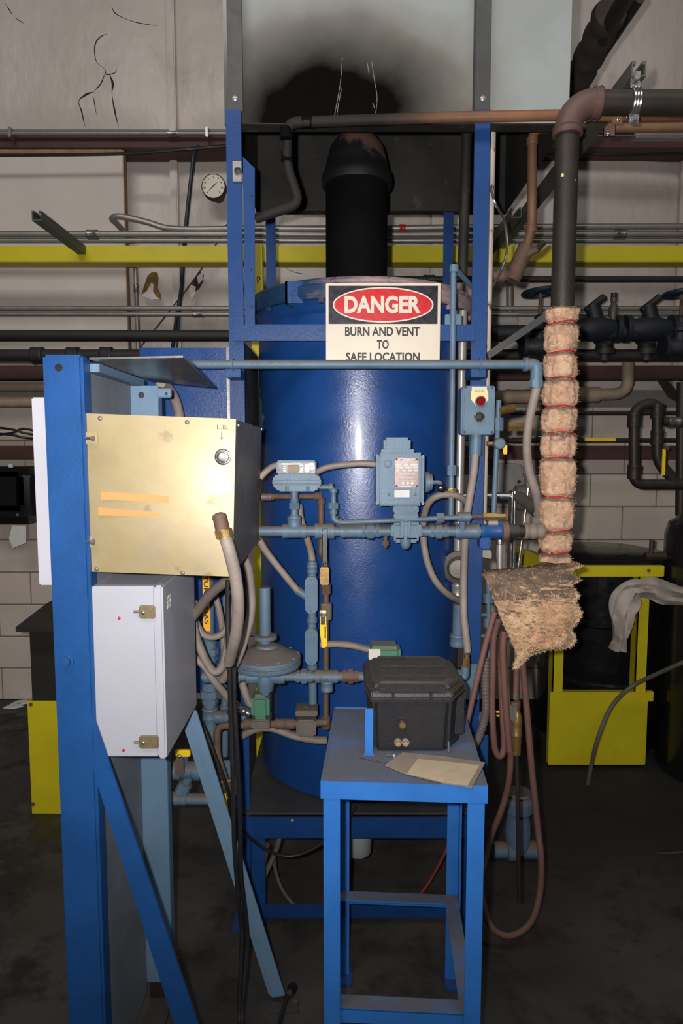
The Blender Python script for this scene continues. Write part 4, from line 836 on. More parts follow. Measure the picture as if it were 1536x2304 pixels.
# wool blanket hanging at the bottom
bl = T('wool_blanket', 'torn piece of tan mineral wool blanket hanging off the riser bottom', 'insulation')
left = [(1262, 1232), (1275, 1190), (1280, 1110), (1287, 1084), (1300, 1090), (1320, 1100), (1350, 1111), (1380, 1122), (1420, 1138), (1450, 1153), (1475, 1163), (1490, 1158), (1505, 1154)]
right = [(1262, 1292), (1268, 1302), (1276, 1309), (1282, 1290), (1290, 1284), (1300, 1302), (1308, 1304), (1318, 1286), (1330, 1296), (1342, 1302), (1352, 1291), (1365, 1300), (1380, 1307), (1395, 1301), (1408, 1290), (1415, 1282), (1428, 1290), (1440, 1293), (1455, 1284), (1461, 1262), (1464, 1225), (1472, 1196), (1485, 1180), (1496, 1168), (1505, 1158)]
def itp(tab, v):
    for (a, b), (c_, d) in zip(tab, tab[1:]):
        if a <= v <= c_: return b + (d - b) * (v - a) / max(1e-6, c_ - a)
    return tab[-1][1] if v > tab[-1][0] else tab[0][1]
nr_, nc_ = 90, 46; by = 1.965; Bf = []; Bb = []
for i in range(nr_ + 1):
    py = 1262 + (1505 - 1262) * i / nr_; l_, r_ = itp(left, py), itp(right, py)
    for j in range(nc_ + 1):
        u = j / nc_; px = l_ + (r_ - l_) * u; v = i / nr_
        edge = min(1, 9 * min(u, 1 - u, 1.02 - v) + .0)
        dy = .16 * (1 - min(1, v / .42)) ** 1.6 * (1 - .35 * u) - .055 * math.sin(math.pi * min(1, max(0, .5 * u + .5 * v + .12))) + .03 * (1 - u) ** 2
        n3 = mnoise.noise(Vector((px * .05, py * .05, 1))) * .012 + mnoise.noise(Vector((px * .16, py * .16, 5))) * .006 + mnoise.noise(Vector((px * .4, py * .4, 8))) * .003
        y_ = by + dy - .012 * edge + n3; Bf.append(P(px, py, y_)); Bb.append(P(px, py, y_ + .022 + .02 * edge))
g = G(); n_ = nc_ + 1; tot = len(Bf); fs = []
for i in range(nr_):
    for j in range(nc_): a = i * n_ + j; fs += [(a, a + 1, a + n_ + 1, a + n_), (tot + a, tot + a + n_, tot + a + n_ + 1, tot + a + 1)]
for i in range(nr_):
    for j in (0, nc_): a = i * n_ + j; fs.append((a, a + n_, tot + a + n_, tot + a))
for j in range(nc_):
    for i in (0, nr_): a = i * n_ + j; fs.append((a, a + 1, tot + a + 1, tot + a))
g.add(Bf + Bb, fs).obj('wool', 'woolred', bl, 0, 70)
def bsurf():
    while True:
        i = random.randint(2, nr_ - 1); j = random.randint(0, nc_)
        if i > nr_ * .3 or random.random() < .35: break
    if random.random() < .25: j = random.choice((nc_, nc_ - 1))
    return Bf[i * n_ + j], Vector((.25 if j > nc_ - 3 else 0, -1, .1)).normalized()
fibres(bl, bsurf, 5000, .0085)
# ================================================================== TOP COPPER PIPES
t = T('copper_pipe', 'sooty copper pipe crossing in front of the hood and dropping inside', 'pipe')
E_(t, 'pipe', 'coppersoot', [(1560, 262, 2.3), (1390, 262, 2.12), (1252, 259, 2.06), (1000, 264, 2.06), (646, 276, 2.06), (645, 372, 2.12), (674, 458, 2.14), (575, 492, 2.16)], R(22, 2.06), .03, 16)
for px, py, d in ((690, 274, (1, 0, 0)), (642, 300, (0, 0, 1)), (645, 352, (0, 0, 1))): collar(t, 'coupling', 'soot', P(px, py, 2.062 if py < 310 else 2.11), d, R(25, 2.06), .03)
W(t, 'bracket', 'copper', Xp(1388, 270, 2.1) - .016, Xp(1388, 270, 2.1) + .016, 2.098, 2.103, Zp(280, 2.1), Zp(258, 2.1), .003); screw(t, 'steel', P(1391, 270, 2.098), .006)
t = T('copper_pipe', 'copper pipe dropping left of the riser to an angled shutoff valve', 'pipe')
E_(t, 'pipe', 'copper', [(1560, 286, 2.35), (1197, 289, 2.35), (1196, 520, 2.35), (1176, 578, 2.35)], R(20, 2.35), .04, 14)
for px, py in ((1197, 318), (1195, 515)): collar(t, 'coupling', 'copper', P(px, py, 2.35), (0, 0, 1), R(24, 2.35), .02)
t2 = G().cyl(P(1184, 555, 2.35), P(1150, 632, 2.35), R(36, 2.35), 18).obj('angle_valve', 'rust', t); C(t2, 'valve_arm', 'rust', P(1172, 580, 2.34), P(1208, 560, 2.33), .012, 10); C(t2, 'valve_knob', 'blackpipe', P(1206, 562, 2.33), P(1224, 545, 2.33), .012, 10, .009)
E_(t, 'outlet', 'rust', [(1160, 618, 2.35), (1100, 622, 2.35)], R(22, 2.35), .02, 12); collar(t, 'coupling', 'rust', P(1125, 620, 2.35), (1, 0, 0), R(28, 2.35), .03)
W(t, 'bracket', 'rust', Xp(1368, 300, 2.34) - .02, Xp(1368, 300, 2.34) + .02, 2.33, 2.335, Zp(310, 2.34), Zp(272, 2.34), .004); screw(t, 'steel', P(1368, 302, 2.33), .007)
tag(H_(None, 'sensor_tube', 'steel', [(1102, 420, 2.2), (1115, 460, 2.2), (1135, 500, 2.25), (1140, 560, 2.28), (1128, 605, 2.3), (1102, 655, 2.3)], .004, 8), 'thin shiny sensor tube curving beside the right upright', 'tube')
# overhead pipes running toward the camera at the top right
t = T('overhead_pipe', 'dark overhead pipe with ragged insulation at the upper right', 'pipe')
pd = [P(1440, -70, 2.2), P(1375, 25, 2.5), P(1300, 190, 3.0), P(1260, 260, 3.3)]
C(t, 'pipe', 'blackpipe', pd[0], pd[2], R(34, 2.5), 18); G().tube([pd[1] + (pd[3] - pd[1]) * (k / 24) for k in range(25)], lambda u: .052 + .006 * math.sin(40 * u) + .005 * random.random(), 18).obj('insulation', 'darkwrap', t)
tag(G().tube([P(1440, -5, 2.6), P(1300, 205, 3.2), P(1262, 262, 3.5)], R(22, 2.6), 14).obj('overhead_pipe', 'blackpipe', None), 'slim black overhead pipe beside the ragged insulated one', 'pipe')
t = T('silver_duct', 'crinkled silver tube above the girt at the right edge', 'duct'); zz = Zp(271, 3.7)
G().tube([Vector((Xp(1340, 271, 3.7) + k * .012, 3.7, zz)) for k in range(60)], lambda u: .024 + .003 * math.sin(u * 180), 12).obj('tube', 'steel', t)
tag(B(None, 'wall_bracket', 'conduit', 1428, 296, 1560, 308, 3.7, 3.76, .006), 'pale grey bar below the crinkled silver tube', 'bracket')
# ================================================================== BLUE CONDUIT ACROSS THE SIGN
t = T('blue_conduit', 'long pale blue conduit crossing in front of the danger sign', 'conduit'); by_ = 1.99; zc_ = Zp(820, by_); rc = R(20, by_)
C(t, 'pipe', 'lblue', (Xp(375, 818, by_), by_, zc_), (Xp(1190, 820, by_), by_, zc_), rc, 18)
ex = Xp(1207, 822, by_)
G().tube(fillet([Vector((ex - .035, by_, zc_)), Vector((ex, by_, zc_)), Vector((ex, by_, zc_ - .05))], .02), rc * 1.35, 18).obj('elbow', 'lblue', t)
collar(t, 'elbow_lip', 'lblue', (ex - .032, by_, zc_), (1, 0, 0), rc * 1.5, .012); hexnut(t, 'connector_nut', 'lblue', (ex, by_, zc_ - .055), (0, 0, 1), rc * 1.55, .022, 8)
for px in (523, 1080):
    x = Xp(px, 820, by_); arc = [Vector((x, by_ + math.cos(a) * (rc + .003), zc_ + math.sin(a) * (rc + .003))) for a in [math.radians(k * 15 - 90) for k in range(13)]]
    G().tube([Vector((x, by_ + .1, zc_ - rc - .003))] + [Vector((x, by_ - math.cos(a) * (rc + .002), zc_ + math.sin(a) * (rc + .002))) for a in [math.radians(-90 + k * 15) for k in range(13)]] + [Vector((x, by_ + .1, zc_ + rc + .003))], .0025, 6).obj('u_bolt', 'lblue', t)
    W(t, 'stand_off', 'blue', x - .024, x + .02, by_ + rc, 2.098, zc_ - .035, zc_ - .008, .002)
q = H_(None, 'flexible_conduit', 'hose', [(1208, 866, 1.99), (1200, 900, 1.985), (1188, 960, 1.98), (1185, 1010, 1.98), (1190, 1060, 1.99), (1205, 1110, 2.0), (1213, 1160, 2.05)], .0125, 14, 12); tag(q, 'grey flexible conduit curving down from the pale blue elbow', 'conduit')
tag(H_(None, 'flexible_conduit', 'hose', [(362, 862, 1.95), (378, 872, 2.0), (394, 900, 2.04), (404, 940, 2.06), (408, 1000, 2.06)], .014, 12), 'grey flexible conduit dropping behind the zinc cabinet top', 'conduit')
# ================================================================== VERTICAL SERVICES ON THE RIGHT UPRIGHT
t = T('thin_pipe', 'thin pale blue vertical pipe in front of the tank right edge', 'pipe')
C(t, 'pipe', 'lblue', P(1020, 612, 2.02), P(1014, 1165, 2.02), R(13, 2.02), 14); hexnut(t, 'elbow', 'lblue', P(1021, 605, 2.02), (0, 0, 1), R(20, 2.02), .02, 10); C(t, 'branch', 'lblue', P(1022, 603, 2.02), P(1062, 646, 2.15), R(12, 2.02), 12)
for py in (1058, 1110): hexnut(t, 'fitting', 'lblue' if py < 1100 else 'brass', P(1016, py, 2.02), (0, 0, 1), R(22, 2.02), .03, 8)
W(t, 'strap', 'lblue', Xp(1000, 718, 2.04), Xp(1037, 718, 2.04), 2.032, 2.04, Zp(732, 2.04), Zp(708, 2.04), .002)
t = T('silver_pipe', 'silver painted vertical pipe behind the thin blue pipe', 'pipe')
C(t, 'pipe', 'silver', P(1041, 700, 2.3), P(1028, 1345, 2.3), R(20, 2.3), 16); collar(t, 'coupling', 'silver', P(1029, 1330, 2.3), (0, 0, 1), R(28, 2.3), .05); G().lathe(P(1032, 1275, 2.28), (-.2, -1, 0), [(-.03, .03), (0, .05), (.008, .055), (.02, .055), (.028, .04), (.05, .03), (.051, 0)], 24).obj('disc_valve', 'cast', t)
tag(C(None, 'peeling_pipe', 'creamrust', P(1107, 300, 2.22), P(1086, 1190, 2.22), R(16, 2.22), 16), 'peeling cream and rust vertical pipe along the right upright', 'pipe')
tag(C(None, 'dark_drop_pipe', 'hoodin', P(1050, 290, 2.35), P(1040, 620, 2.35), R(22, 2.35), 14), 'dark scorched drop pipe inside the right corner of the hood', 'pipe')
# pilot box
pb = T('pilot_box', 'pale blue pilot light box with red lamp and black button', 'control box'); pby = 2.03
B(pb, 'body', 'lblue', 1037, 870, 1112, 978, pby, pby + .06, .004); B(pb, 'cover', 'lblue', 1042, 868, 1113, 977, pby - .008, pby, .003)
for px, py in ((1047, 871), (1107, 872), (1045, 972), (1106, 972)): screw(pb, 'dsteel', P(px, py, pby - .008), .0035)
lp_ = [(1061, 876), (1095, 876), (1098, 884), (1098, 899), (1088, 912), (1070, 912), (1059, 899), (1059, 884)]
q = [P(a, b, pby - .008) for a, b in lp_]; G().prism([(v.x, v.z) for v in q], lambda x, z: (x, pby - .008, z), lambda x, z: (x, pby - .009, z)).obj('legend_plate', 'cream', pb, 0)
B(pb, 'label_strip', 'papertowel', 1061, 870, 1095, 877, pby - .0095, pby - .0088, .0002)
text(pb, 'lettering', 'black', 'PILOT ON', Xp(1077, 880, pby), Zp(880.5, pby), pby - .009, .024, .006, .0003, .0)
for px, py, m in ((1080, 903, 'redlens'), (1077, 938, 'rubber')):
    q = P(px, py, pby - .009); G().lathe(q, (0, -1, 0), [(0, .0165), (.006, .0165), (.009, .015), (.009, .0128), (.004, .0125)], 28).obj('bezel', 'steel', pb); G().lathe(q, (0, -1, 0), [(0, .0125), (.006, .0122), (.0085, .009), (.009, 0)], 24).obj('lamp_lens' if py < 920 else 'push_button', m, pb)
g = C(pb, 'conduit_connector', 'lblue', P(1071, 978, pby + .02), P(1069, 1025, pby + .02), R(27, pby), 14)
tag(H_(None, 'flexible_conduit', 'hose', [(1069, 1022, 2.04), (1066, 1060, 2.04), (1058, 1110, 2.03), (1050, 1160, 2.03), (1046, 1210, 2.06), (1043, 1300, 2.07), (1043, 1380, 2.06), (1047, 1420, 2.05), (1052, 1468, 2.04)], .0115, 12), 'long grey flexible conduit hanging below the pilot box', 'conduit')
t = T('thin_pipe', 'thin pale blue pipe with round knob valve right of the pilot box', 'pipe'); C(t, 'pipe', 'lblue', P(1122, 900, 2.12), P(1110, 1158, 2.12), R(12, 2.12), 14)
G().lathe(P(1122, 998, 2.1), (0, -1, 0), [(-.02, .016), (0, .018), (.012, .018), (.016, .014), (.017, 0)], 20).obj('knob', 'lblue', t); C(t, 'stem', 'brass', P(1095, 998, 2.12), P(1120, 998, 2.12), .008, 12)
C(t, 'brass_elbow', 'brass', P(1120, 925, 2.12), P(1155, 918, 2.14), .013, 12); hexnut(t, 'brass_nut', 'brass', P(1160, 960, 2.16), (1, 0, 0), .016, .05); hexnut(t, 'fitting', 'lblue', P(1121, 955, 2.12), (0, 0, 1), R(24, 2.12), .04, 8)
B(t, 'handle', 'yellowtag', 1132, 1002, 1141, 1022, 2.1, 2.11, .002)
# stainless actuator linkage
ac = T('actuator', 'steel valve actuator with shaft and vertical rod behind the gas pipe', 'actuator'); ay = 2.5
C(ac, 'shaft', 'steel', P(1028, 1117, ay), P(1152, 1117, ay), R(17, ay), 16); W(ac, 'plate', 'steel', Xp(1146, 1200, ay), Xp(1154, 1200, ay), ay - .02, ay + .03, Zp(1292, ay), Zp(1104, ay), .003); C(ac, 'rod', 'steel', P(1158, 1105, ay - .03), P(1155, 1290, ay - .03), R(9, ay), 12)
G().lathe(P(1156, 1120, ay), (1, 0, 0), [(0, .03), (.005, .045), (.04, .048), (.055, .04), (.07, .025), (.071, 0)], 24).obj('motor', 'cast', ac); C(ac, 'slim_rod', 'steel', P(1188, 1098, ay - .05), P(1165, 1282, ay - .05), .0045, 10)
tag(H_(None, 'conduit_sock', 'hosed', [(1168, 1118, 2.46), (1190, 1135, 2.36), (1208, 1150, 2.28), (1216, 1156, 2.2)], .022, 14), 'dark knitted sock conduit connector beside the wool lagging', 'connector')
tag(flat(None, 'diagonal_brace', 'dsteel', [(1095, 792), (1240, 694), (1240, 712), (1100, 808)], 2.14, .03), 'dark grey angle iron strut sloping up to the lagging top', 'brace')
# ================================================================== UPPER GAS TRAIN
gy_ = 1.985; gz = Zp(1195, gy_); pr = R(24, gy_)
def gx(px): return Xp(px, 1195, gy_)
X1 = Vector((1, 0, 0)); Z1 = Vector((0, 0, 1))
gt = T('gas_pipe', 'pale blue horizontal gas pipe with fittings across the tank front', 'pipe')
C(gt, 'pipe', 'lblue', (gx(583), gy_, gz), (gx(1130), gy_, gz), pr, 18)
def gp(px, py=1195): return P(px, py, gy_)
def tee(par, px, up=True, w=26, m='lblue'):
    o = collar(par, 'tee', m, (gx(px), gy_, gz), X1, pr * 1.32, R(54, gy_) * 2); d = Z1 if up else -Z1
    collar(o, 'tee_branch', m, Vector((gx(px), gy_, gz)) + d * .026, d, pr * 1.32, .036); return o
tee(gt, 662); collar(gt, 'coupling', 'lblue', gp(790), X1, pr * 1.3, R(50, gy_) * 2); union(gt, 'lblue', gp(833), X1, pr, .06); union(gt, 'lblue', gp(986), X1, pr, .058)
collar(gt, 'coupling', 'lblue', gp(1050), X1, pr * 1.42, R(54, gy_) * 2); collar(gt, 'coupling', 'blue', gp(1105), X1, pr * 1.35, R(50, gy_) * 2); G().cyl(gp(1128), gp(1141), pr * 1.9, 24).obj('flange', 'rust', gt)
C(gt, 'end_pipe', 'iron', gp(1141), gp(1165), pr * 1.35, 18); C(gt, 'rubber_sleeve', 'rubber', gp(1160), gp(1181), pr * 1.15, 18); G().tube([gp(1178) + X1 * .0035 * k for k in range(18)], lambda u: pr * 1.5 + .0022 * math.sin(u * 17), 18).obj('cloth_sleeve', 'sock', gt)
# plug below the run
C(gt, 'drain_plug', 'rust', gp(867, 1205), gp(867, 1232), .006, 10); hexnut(gt, 'drain_nut', 'rust', gp(867, 1222), Z1, .011, .014)
# ball valve with hanging lever
bv = T('ball_valve', 'pale blue ball valve with grey lever hanging down and brass padlock', 'valve'); collar(bv, 'body', 'lblue', gp(730), X1, pr * 1.45, R(44, gy_) * 2)
q = gp(731) + Vector((0, -.022, 0)); G().lathe(q + Vector((0, .006, 0)), (0, -1, 0), [(0, .0125), (.006, .0125), (.0065, .008), (.013, .0075), (.0135, 0)], 18).obj('stem_nut', 'lblue', bv)
W(bv, 'lever', 'dsteel', q.x - .008, q.x + .008, q.y - .004, q.y, Zp(1268, q.y), Zp(1188, q.y), .002)
pl = W(bv, 'padlock', 'brass', Xp(720, 1295, 1.95), Xp(740, 1295, 1.95), 1.945, 1.965, Zp(1316, 1.95), Zp(1276, 1.95), .003); G().tube([P(725, 1278, 1.955), P(725, 1268, 1.955), P(730, 1263, 1.955), P(735, 1268, 1.955), P(735, 1278, 1.955)], .0022, 8).obj('shackle', 'steel', pl)
# rusty pilot line
rl_ = T('rusty_pipe', 'rusty brown pipe bending down behind the ball valve', 'pipe')
E_(rl_, 'pipe', 'rust', [(585, 1117, 2.06), (722, 1117, 2.06), (722, 1250, 2.06), (733, 1262, 2.02), (733, 1330, 2.0), (733, 1640, 2.0)], R(13, 2.05), .025, 14)
collar(rl_, 'coupling', 'hosed', P(597, 1118, 2.06), X1, R(17, 2.05), .035); collar(rl_, 'elbow', 'rust', P(716, 1117, 2.06), X1, R(18, 2.05), .02); collar(rl_, 'elbow', 'rust', P(722, 1126, 2.06), Z1, R(18, 2.05), .02); hexnut(rl_, 'brass_nut', 'brass', P(613, 1120, 2.055), X1, .008, .008)
hexnut(rl_, 'coupling', 'rust', P(733, 1325, 2.0), Z1, R(24, 2.0), .03, 8); hexnut(rl_, 'coupling', 'rust', P(733, 1625, 2.0), Z1, R(22, 2.0), .035, 8)
bv2 = T('ball_valve', 'small ball valve with yellow lever hanging on the rusty pipe', 'valve'); hexnut(bv2, 'body', 'cast', P(733, 1375, 2.0), Z1, R(28, 2.0), .05, 8)
q = P(727, 1382, 1.965); lv = G().prism([(-.010, .012), (.009, .012), (.009, -.02), (.012, -.09), (.006, -.1), (-.004, -.1), (-.009, -.06)], lambda x, z: (q.x + x, q.y, q.z + z), lambda x, z: (q.x + x, q.y - .004, q.z + z)).obj('lever', 'yellowtag', bv2, .001)
W(lv, 'lever_steel', 'steel', q.x - .007, q.x + .006, q.y - .006, q.y - .003, q.z - .03, q.z + .01, .001); G().lathe((q.x, q.y - .004, q.z), (0, -1, 0), [(0, .0095), (.005, .0095), (.0055, .005), (.002, .0045), (.002, 0)], 14).obj('lever_nut', 'steel', lv)
B(lv, 'lever_print', 'black', 730, 1410, 733, 1436, q.y - .0046, q.y - .004, 0); C(bv2, 'stem', 'cast', (q.x, q.y, q.z), (q.x + .004, 2.0, q.z), .006, 10)
# pressure switch
ps = T('pressure_switch', 'pale blue gas pressure switch with dark dial plate on the tee', 'switch'); sy_ = 1.93
B(ps, 'upper_housing', 'lblue', 621, 1036, 711, 1067, sy_ + .012, sy_ + .07, .004)
B(ps, 'dial_plate', 'signblack', 626, 1041, 708, 1064, sy_ + .009, sy_ + .012, .0005); B(ps, 'dial_window', 'beige', 647, 1046, 671, 1063, sy_ + .0075, sy_ + .009, .001)
for a, b, c_, d in ((632, 1043, 655, 1045), (637, 1048, 643, 1050), (637, 1053, 643, 1055), (637, 1058, 643, 1060), (675, 1046, 681, 1048), (675, 1052, 681, 1062), (686, 1044, 695, 1062), (700, 1045, 705, 1048), (700, 1052, 704, 1056)): B(ps, 'dial_marking', 'silver', a, b, c_, d, sy_ + .0084, sy_ + .009, 0)
oc = [(612, 1078), (622, 1066), (712, 1066), (722, 1078), (722, 1092), (710, 1106), (626, 1106), (612, 1092)]
q = [P(a, b, sy_) for a, b in oc]; G().prism([(v.x, v.z) for v in q], lambda x, z: (x, sy_, z), lambda x, z: (x, sy_ + .09, z)).obj('lower_housing', 'lblue', ps, .004, 30)
B(ps, 'rib', 'lblue', 613, 1080, 721, 1090, sy_ - .006, sy_, .003)
for px in (645, 692): B(ps, 'boss', 'lblue', px - 7, 1067, px + 7, 1078, sy_ - .004, sy_ + .004, .002); C(ps, 'boss_stub', 'lblue', P(px, 1094, sy_ + .0), P(px, 1105, sy_ + .0), .005, 10)
q = P(662, 1105, gy_); C(ps, 'stem', 'lblue', q, P(662, 1180, gy_), .0115, 14); hexnut(ps, 'stem_nut', 'lblue', P(662, 1138, gy_), Z1, .0165, .02, 6); hexnut(ps, 'stem_collar', 'lblue', P(662, 1126, gy_), Z1, .0125, .012, 10); collar(ps, 'stem_base', 'lblue', P(662, 1165, gy_), Z1, .0155, .016)
sl = T('sensing_line', 'slim pale blue sensing pipe looping from the switch along the run', 'pipe')
E_(sl, 'pipe', 'lblue', [(718, 1096, 1.97), (750, 1096, 1.97), (750, 1170, 1.955), (765, 1176, 1.955), (1060, 1163, 1.955)], R(12, 1.97), .016, 12)
for px, py, d in ((744, 1096, X1), (750, 1104, Z1), (750, 1152, Z1), (752, 1166, Z1), (764, 1175, X1)): collar(sl, 'elbow_lip', 'lblue', P(px, py, 1.962), d, R(18, 1.96), .012)
hexnut(sl, 'union_nut', 'lblue', P(750, 1138, 1.965), Z1, .0155, .018, 6); hexnut(sl, 'union_nut', 'lblue', P(990, 1165, 1.955), X1, .0155, .022, 6); collar(sl, 'tee', 'lblue', P(1043, 1163, 1.955), X1, R(22, 1.96), .035); C(sl, 'tee_branch', 'lblue', P(1040, 1163, 1.96), P(1040, 1190, 1.97), R(16, 1.96), 12)
C(sl, 'rusty_nipple', 'rust', P(1055, 1163, 1.96), P(1086, 1162, 1.98), .006, 10); hexnut(sl, 'brass_union', 'brass', P(1101, 1162, 1.985), X1, .012, .04); hexnut(sl, 'brass_cock', 'brass', P(1125, 1162, 1.99), X1, .009, .03); hexnut(sl, 'gauge_cock', 'silver', P(1108, 1178, 1.985), X1, .011, .028, 10); G().cyl(P(1119, 1180, 1.985), P(1135, 1182, 1.985), .012, 8).obj('blue_knob', 'blue', sl, .002)
# shut-off valve
sv_ = T('shutoff_valve', 'pale blue motorised shut-off valve with metal nameplate', 'valve'); vy = 1.9
mb = B(sv_, 'actuator_box', 'lblue', 846, 1018, 955, 1139, vy + .01, vy + .13, .01); B(mb, 'front_cover', 'lblue', 855, 1021, 946, 1136, vy, vy + .012, .004)
for px, py in ((849, 1026), (951, 1027), (849, 1132), (951, 1133)): C(mb, 'corner_bolt', 'lblue', P(px, py, vy + .012), P(px, py, vy + .004), .0045, 10)
B(sv_, 'motor_cap', 'lblue', 863, 984, 924, 1016, vy + .02, vy + .1, .008); B(sv_, 'cap_flange', 'lblue', 857, 1011, 932, 1019, vy + .012, vy + .11, .002)
B(sv_, 'nameplate', 'darkplate', 889, 1030, 941, 1097, vy - .001, vy, .0003)
tx = Xp(914, 1060, vy)
text(sv_, 'brand_lettering', 'papertowel', 'Maxon', tx, Zp(1033.5, vy), vy - .001, R(33, vy) * 2, R(7, vy) * 2, .0003, .02, 0, .25)
text(sv_, 'lettering', 'papertowel', 'SHUT-OFF VALVE', tx, Zp(1040.5, vy), vy - .001, R(46, vy) * 2, R(5, vy) * 2, .0003, .01)
for (a, b, c_, d) in ((891, 1044, 902, 1048), (908, 1044, 918, 1048), (922, 1044, 939, 1048), (891, 1050, 908, 1054), (911, 1050, 925, 1054), (928, 1050, 939, 1054), (891, 1056, 897, 1060), (905, 1056, 912, 1060), (917, 1056, 927, 1060), (932, 1056, 939, 1060), (897, 1065, 934, 1066), (895, 1068, 936, 1069), (900, 1074, 930, 1075), (900, 1077, 930, 1078), (895, 1081, 936, 1082), (902, 1093, 925, 1095)): B(sv_, 'plate_print', 'papertowel', a, b, c_, d, vy - .0013, vy - .001, 0)
for px in (906, 917, 927): G().lathe(P(px, 1087, vy - .001), (0, -1, 0), [(0, .0042), (.0004, .0042), (.0004, .003), (0.0001, .003)], 14).obj('plate_mark', 'papertowel', sv_)
for px, py in ((892, 1033), (938, 1033), (892, 1094), (938, 1094)): screw(sv_, 'rust', P(px, py, vy - .001), .0032)
G().lathe(P(872.5, 1043, vy), (0, -1, 0), [(0, .012), (.0015, .012), (.002, .0095), (.001, .009), (.001, .0075), (.005, .007), (.0055, 0)], 22).obj('round_plug', 'lblue', sv_)
B(sv_, 'window_frame', 'lblue', 884, 1099, 924, 1122, vy - .003, vy, .001); B(sv_, 'indicator_window', 'papertowel', 887, 1103, 921, 1119, vy - .0035, vy - .003, .0002)
for px in (875, 934): screw(sv_, 'lblue', P(px, 1112, vy), .004)
hb = P(955, 1085, vy + .06); G().lathe(hb, (1, 0, 0), [(0, .03), (.012, .03), (.0125, .024), (.02, .024), (.0205, .014), (.022, 0)], 22).obj('hand_hub', 'lblue', sv_); G().tube(fillet([hb + X1 * .02, hb + X1 * .045, hb + X1 * .046 + Vector((0, -.012, -.012))], .008), .006, 10).obj('crank_arm', 'lblue', sv_); G().lathe(hb + X1 * .046 + Vector((0, -.02, -.016)), (0, -1, 0), [(-.006, .006), (-.002, .011), (.004, .012), (.009, .008), (.011, 0)], 16).obj('crank_knob', 'towel', sv_)
B(sv_, 'neck', 'lblue', 884, 1139, 942, 1154, vy + .03, vy + .12, .003); B(sv_, 'neck_lower', 'lblue', 886, 1154, 941, 1168, vy + .035, vy + .115, .003)
B(sv_, 'valve_body', 'lblue', 880, 1176, 949, 1214, gy_ - .028, gy_ + .03, .008); B(sv_, 'yoke', 'lblue', 901, 1166, 924, 1215, gy_ - .05, gy_ + .03, .01)
B(sv_, 'body_wing', 'lblue', 886, 1206, 942, 1222, gy_ - .02, gy_ + .02, .006); q = P(912, 1212, gy_ - .02)
G().lathe(q + Vector((0, 0, 0)), (0, 0, -1), [(0, .0155), (.016, .0155), (.026, .012), (.031, .006), (.032, 0)], 20).obj('body_dome', 'lblue', sv_)
for a, b, c_, d in ((882, 1181, 888, 1198), (940, 1181, 947, 1198)): B(sv_, 'cast_marking', 'lblue', a, b, c_, d, gy_ - .0295, gy_ - .028, .0004)
# flexible conduits of the upper train
tag(H_(None, 'flexible_conduit', 'hose', [(585, 1075, 1.97), (597, 1062, 1.97), (612, 1050, 1.98), (628, 1046, 1.99)], .0095, 12), 'short grey flex arching from the zinc cabinet to the switch', 'conduit')
tag(H_(None, 'flexible_conduit', 'hose', [(711, 1062, 1.98), (735, 1052, 1.97), (770, 1046, 1.96), (815, 1043, 1.96), (848, 1045, 1.965)], .0092, 12), 'grey flex running from the switch to the shut-off valve', 'conduit')
tag(H_(None, 'flexible_conduit', 'hose', [(1052, 1130, 2.06), (1025, 1115, 2.02), (990, 1114, 2.0), (965, 1130, 2.02), (953, 1165, 2.06), (952, 1210, 2.08), (960, 1260, 2.08), (978, 1305, 2.08), (1005, 1335, 2.1), (1035, 1352, 2.15)], .0105, 12), 'grey flex looping round the right end of the gas pipe', 'conduit')
tag(H_(None, 'flexible_conduit', 'hose', [(672, 1135, 2.06), (677, 1170, 2.06), (690, 1210, 2.05), (700, 1245, 2.03), (702, 1268, 2.02)], .0105, 12), 'grey flex dropping from behind the tee to the upper conduit body', 'conduit')
tag(H_(None, 'flexible_conduit', 'hose', [(583, 1215, 1.98), (598, 1240, 1.99), (625, 1275, 2.0), (655, 1312, 2.01), (672, 1332, 2.01)], .0105, 12), 'grey flex slanting from the zinc cabinet to the upper conduit body', 'conduit')
# ================================================================== CONDUIT BODIES
cbd = T('conduit_run', 'pale blue vertical conduit with two oval conduit bodies', 'conduit'); ly = 2.01
def lbody(py0, py1):
    x0, x1 = Xp(686, py0, ly), Xp(715, py0, ly); z0, z1 = Zp(py1, ly), Zp(py0, ly); r_ = (x1 - x0) / 2; cx = (x0 + x1) / 2
    def pill(e): return [(cx + (r_ - e) * math.cos(a), (z1 - r_ if math.sin(a) >= 0 else z0 + r_) + (r_ - e) * math.sin(a)) for a in [2 * math.pi * k / 28 for k in range(28)]]
    o = G().prism(pill(0), lambda x, z: (x, ly - .022, z), lambda x, z: (x, ly + .025, z)).obj('conduit_body', 'lblue', cbd, .003, 30)
    G().prism(pill(.001), lambda x, z: (x, ly - .0225, z), lambda x, z: (x, ly - .027, z)).obj('cover', 'lblue', o, .002, 30)
    for z in (z1 - r_ * .55, z0 + r_ * .55): screw(o, 'lblue', Vector((cx, ly - .027, z)), .003)
lbody(1294, 1378); lbody(1410, 1492)
C(cbd, 'pipe', 'lblue', P(702, 1262, ly), P(702, 1515, ly), R(20, ly), 16); C(cbd, 'pipe', 'lblue', P(703, 1535, ly), P(704, 1605, ly), R(19, ly), 16)
for py in (1272, 1284, 1395, 1500): collar(cbd, 'coupling', 'lblue', P(702, py, ly), Z1, R(24, ly), .014)
C(cbd, 'side_connector', 'lblue', P(668, 1328, ly), P(690, 1342, ly), R(20, ly), 12)
tag(H_(None, 'flexible_conduit', 'hose', [(722, 1450, 2.0), (760, 1449, 1.99), (795, 1453, 1.98), (830, 1462, 1.98)], .0105, 12), 'grey flex from the lower conduit body to the green limit switch', 'conduit')
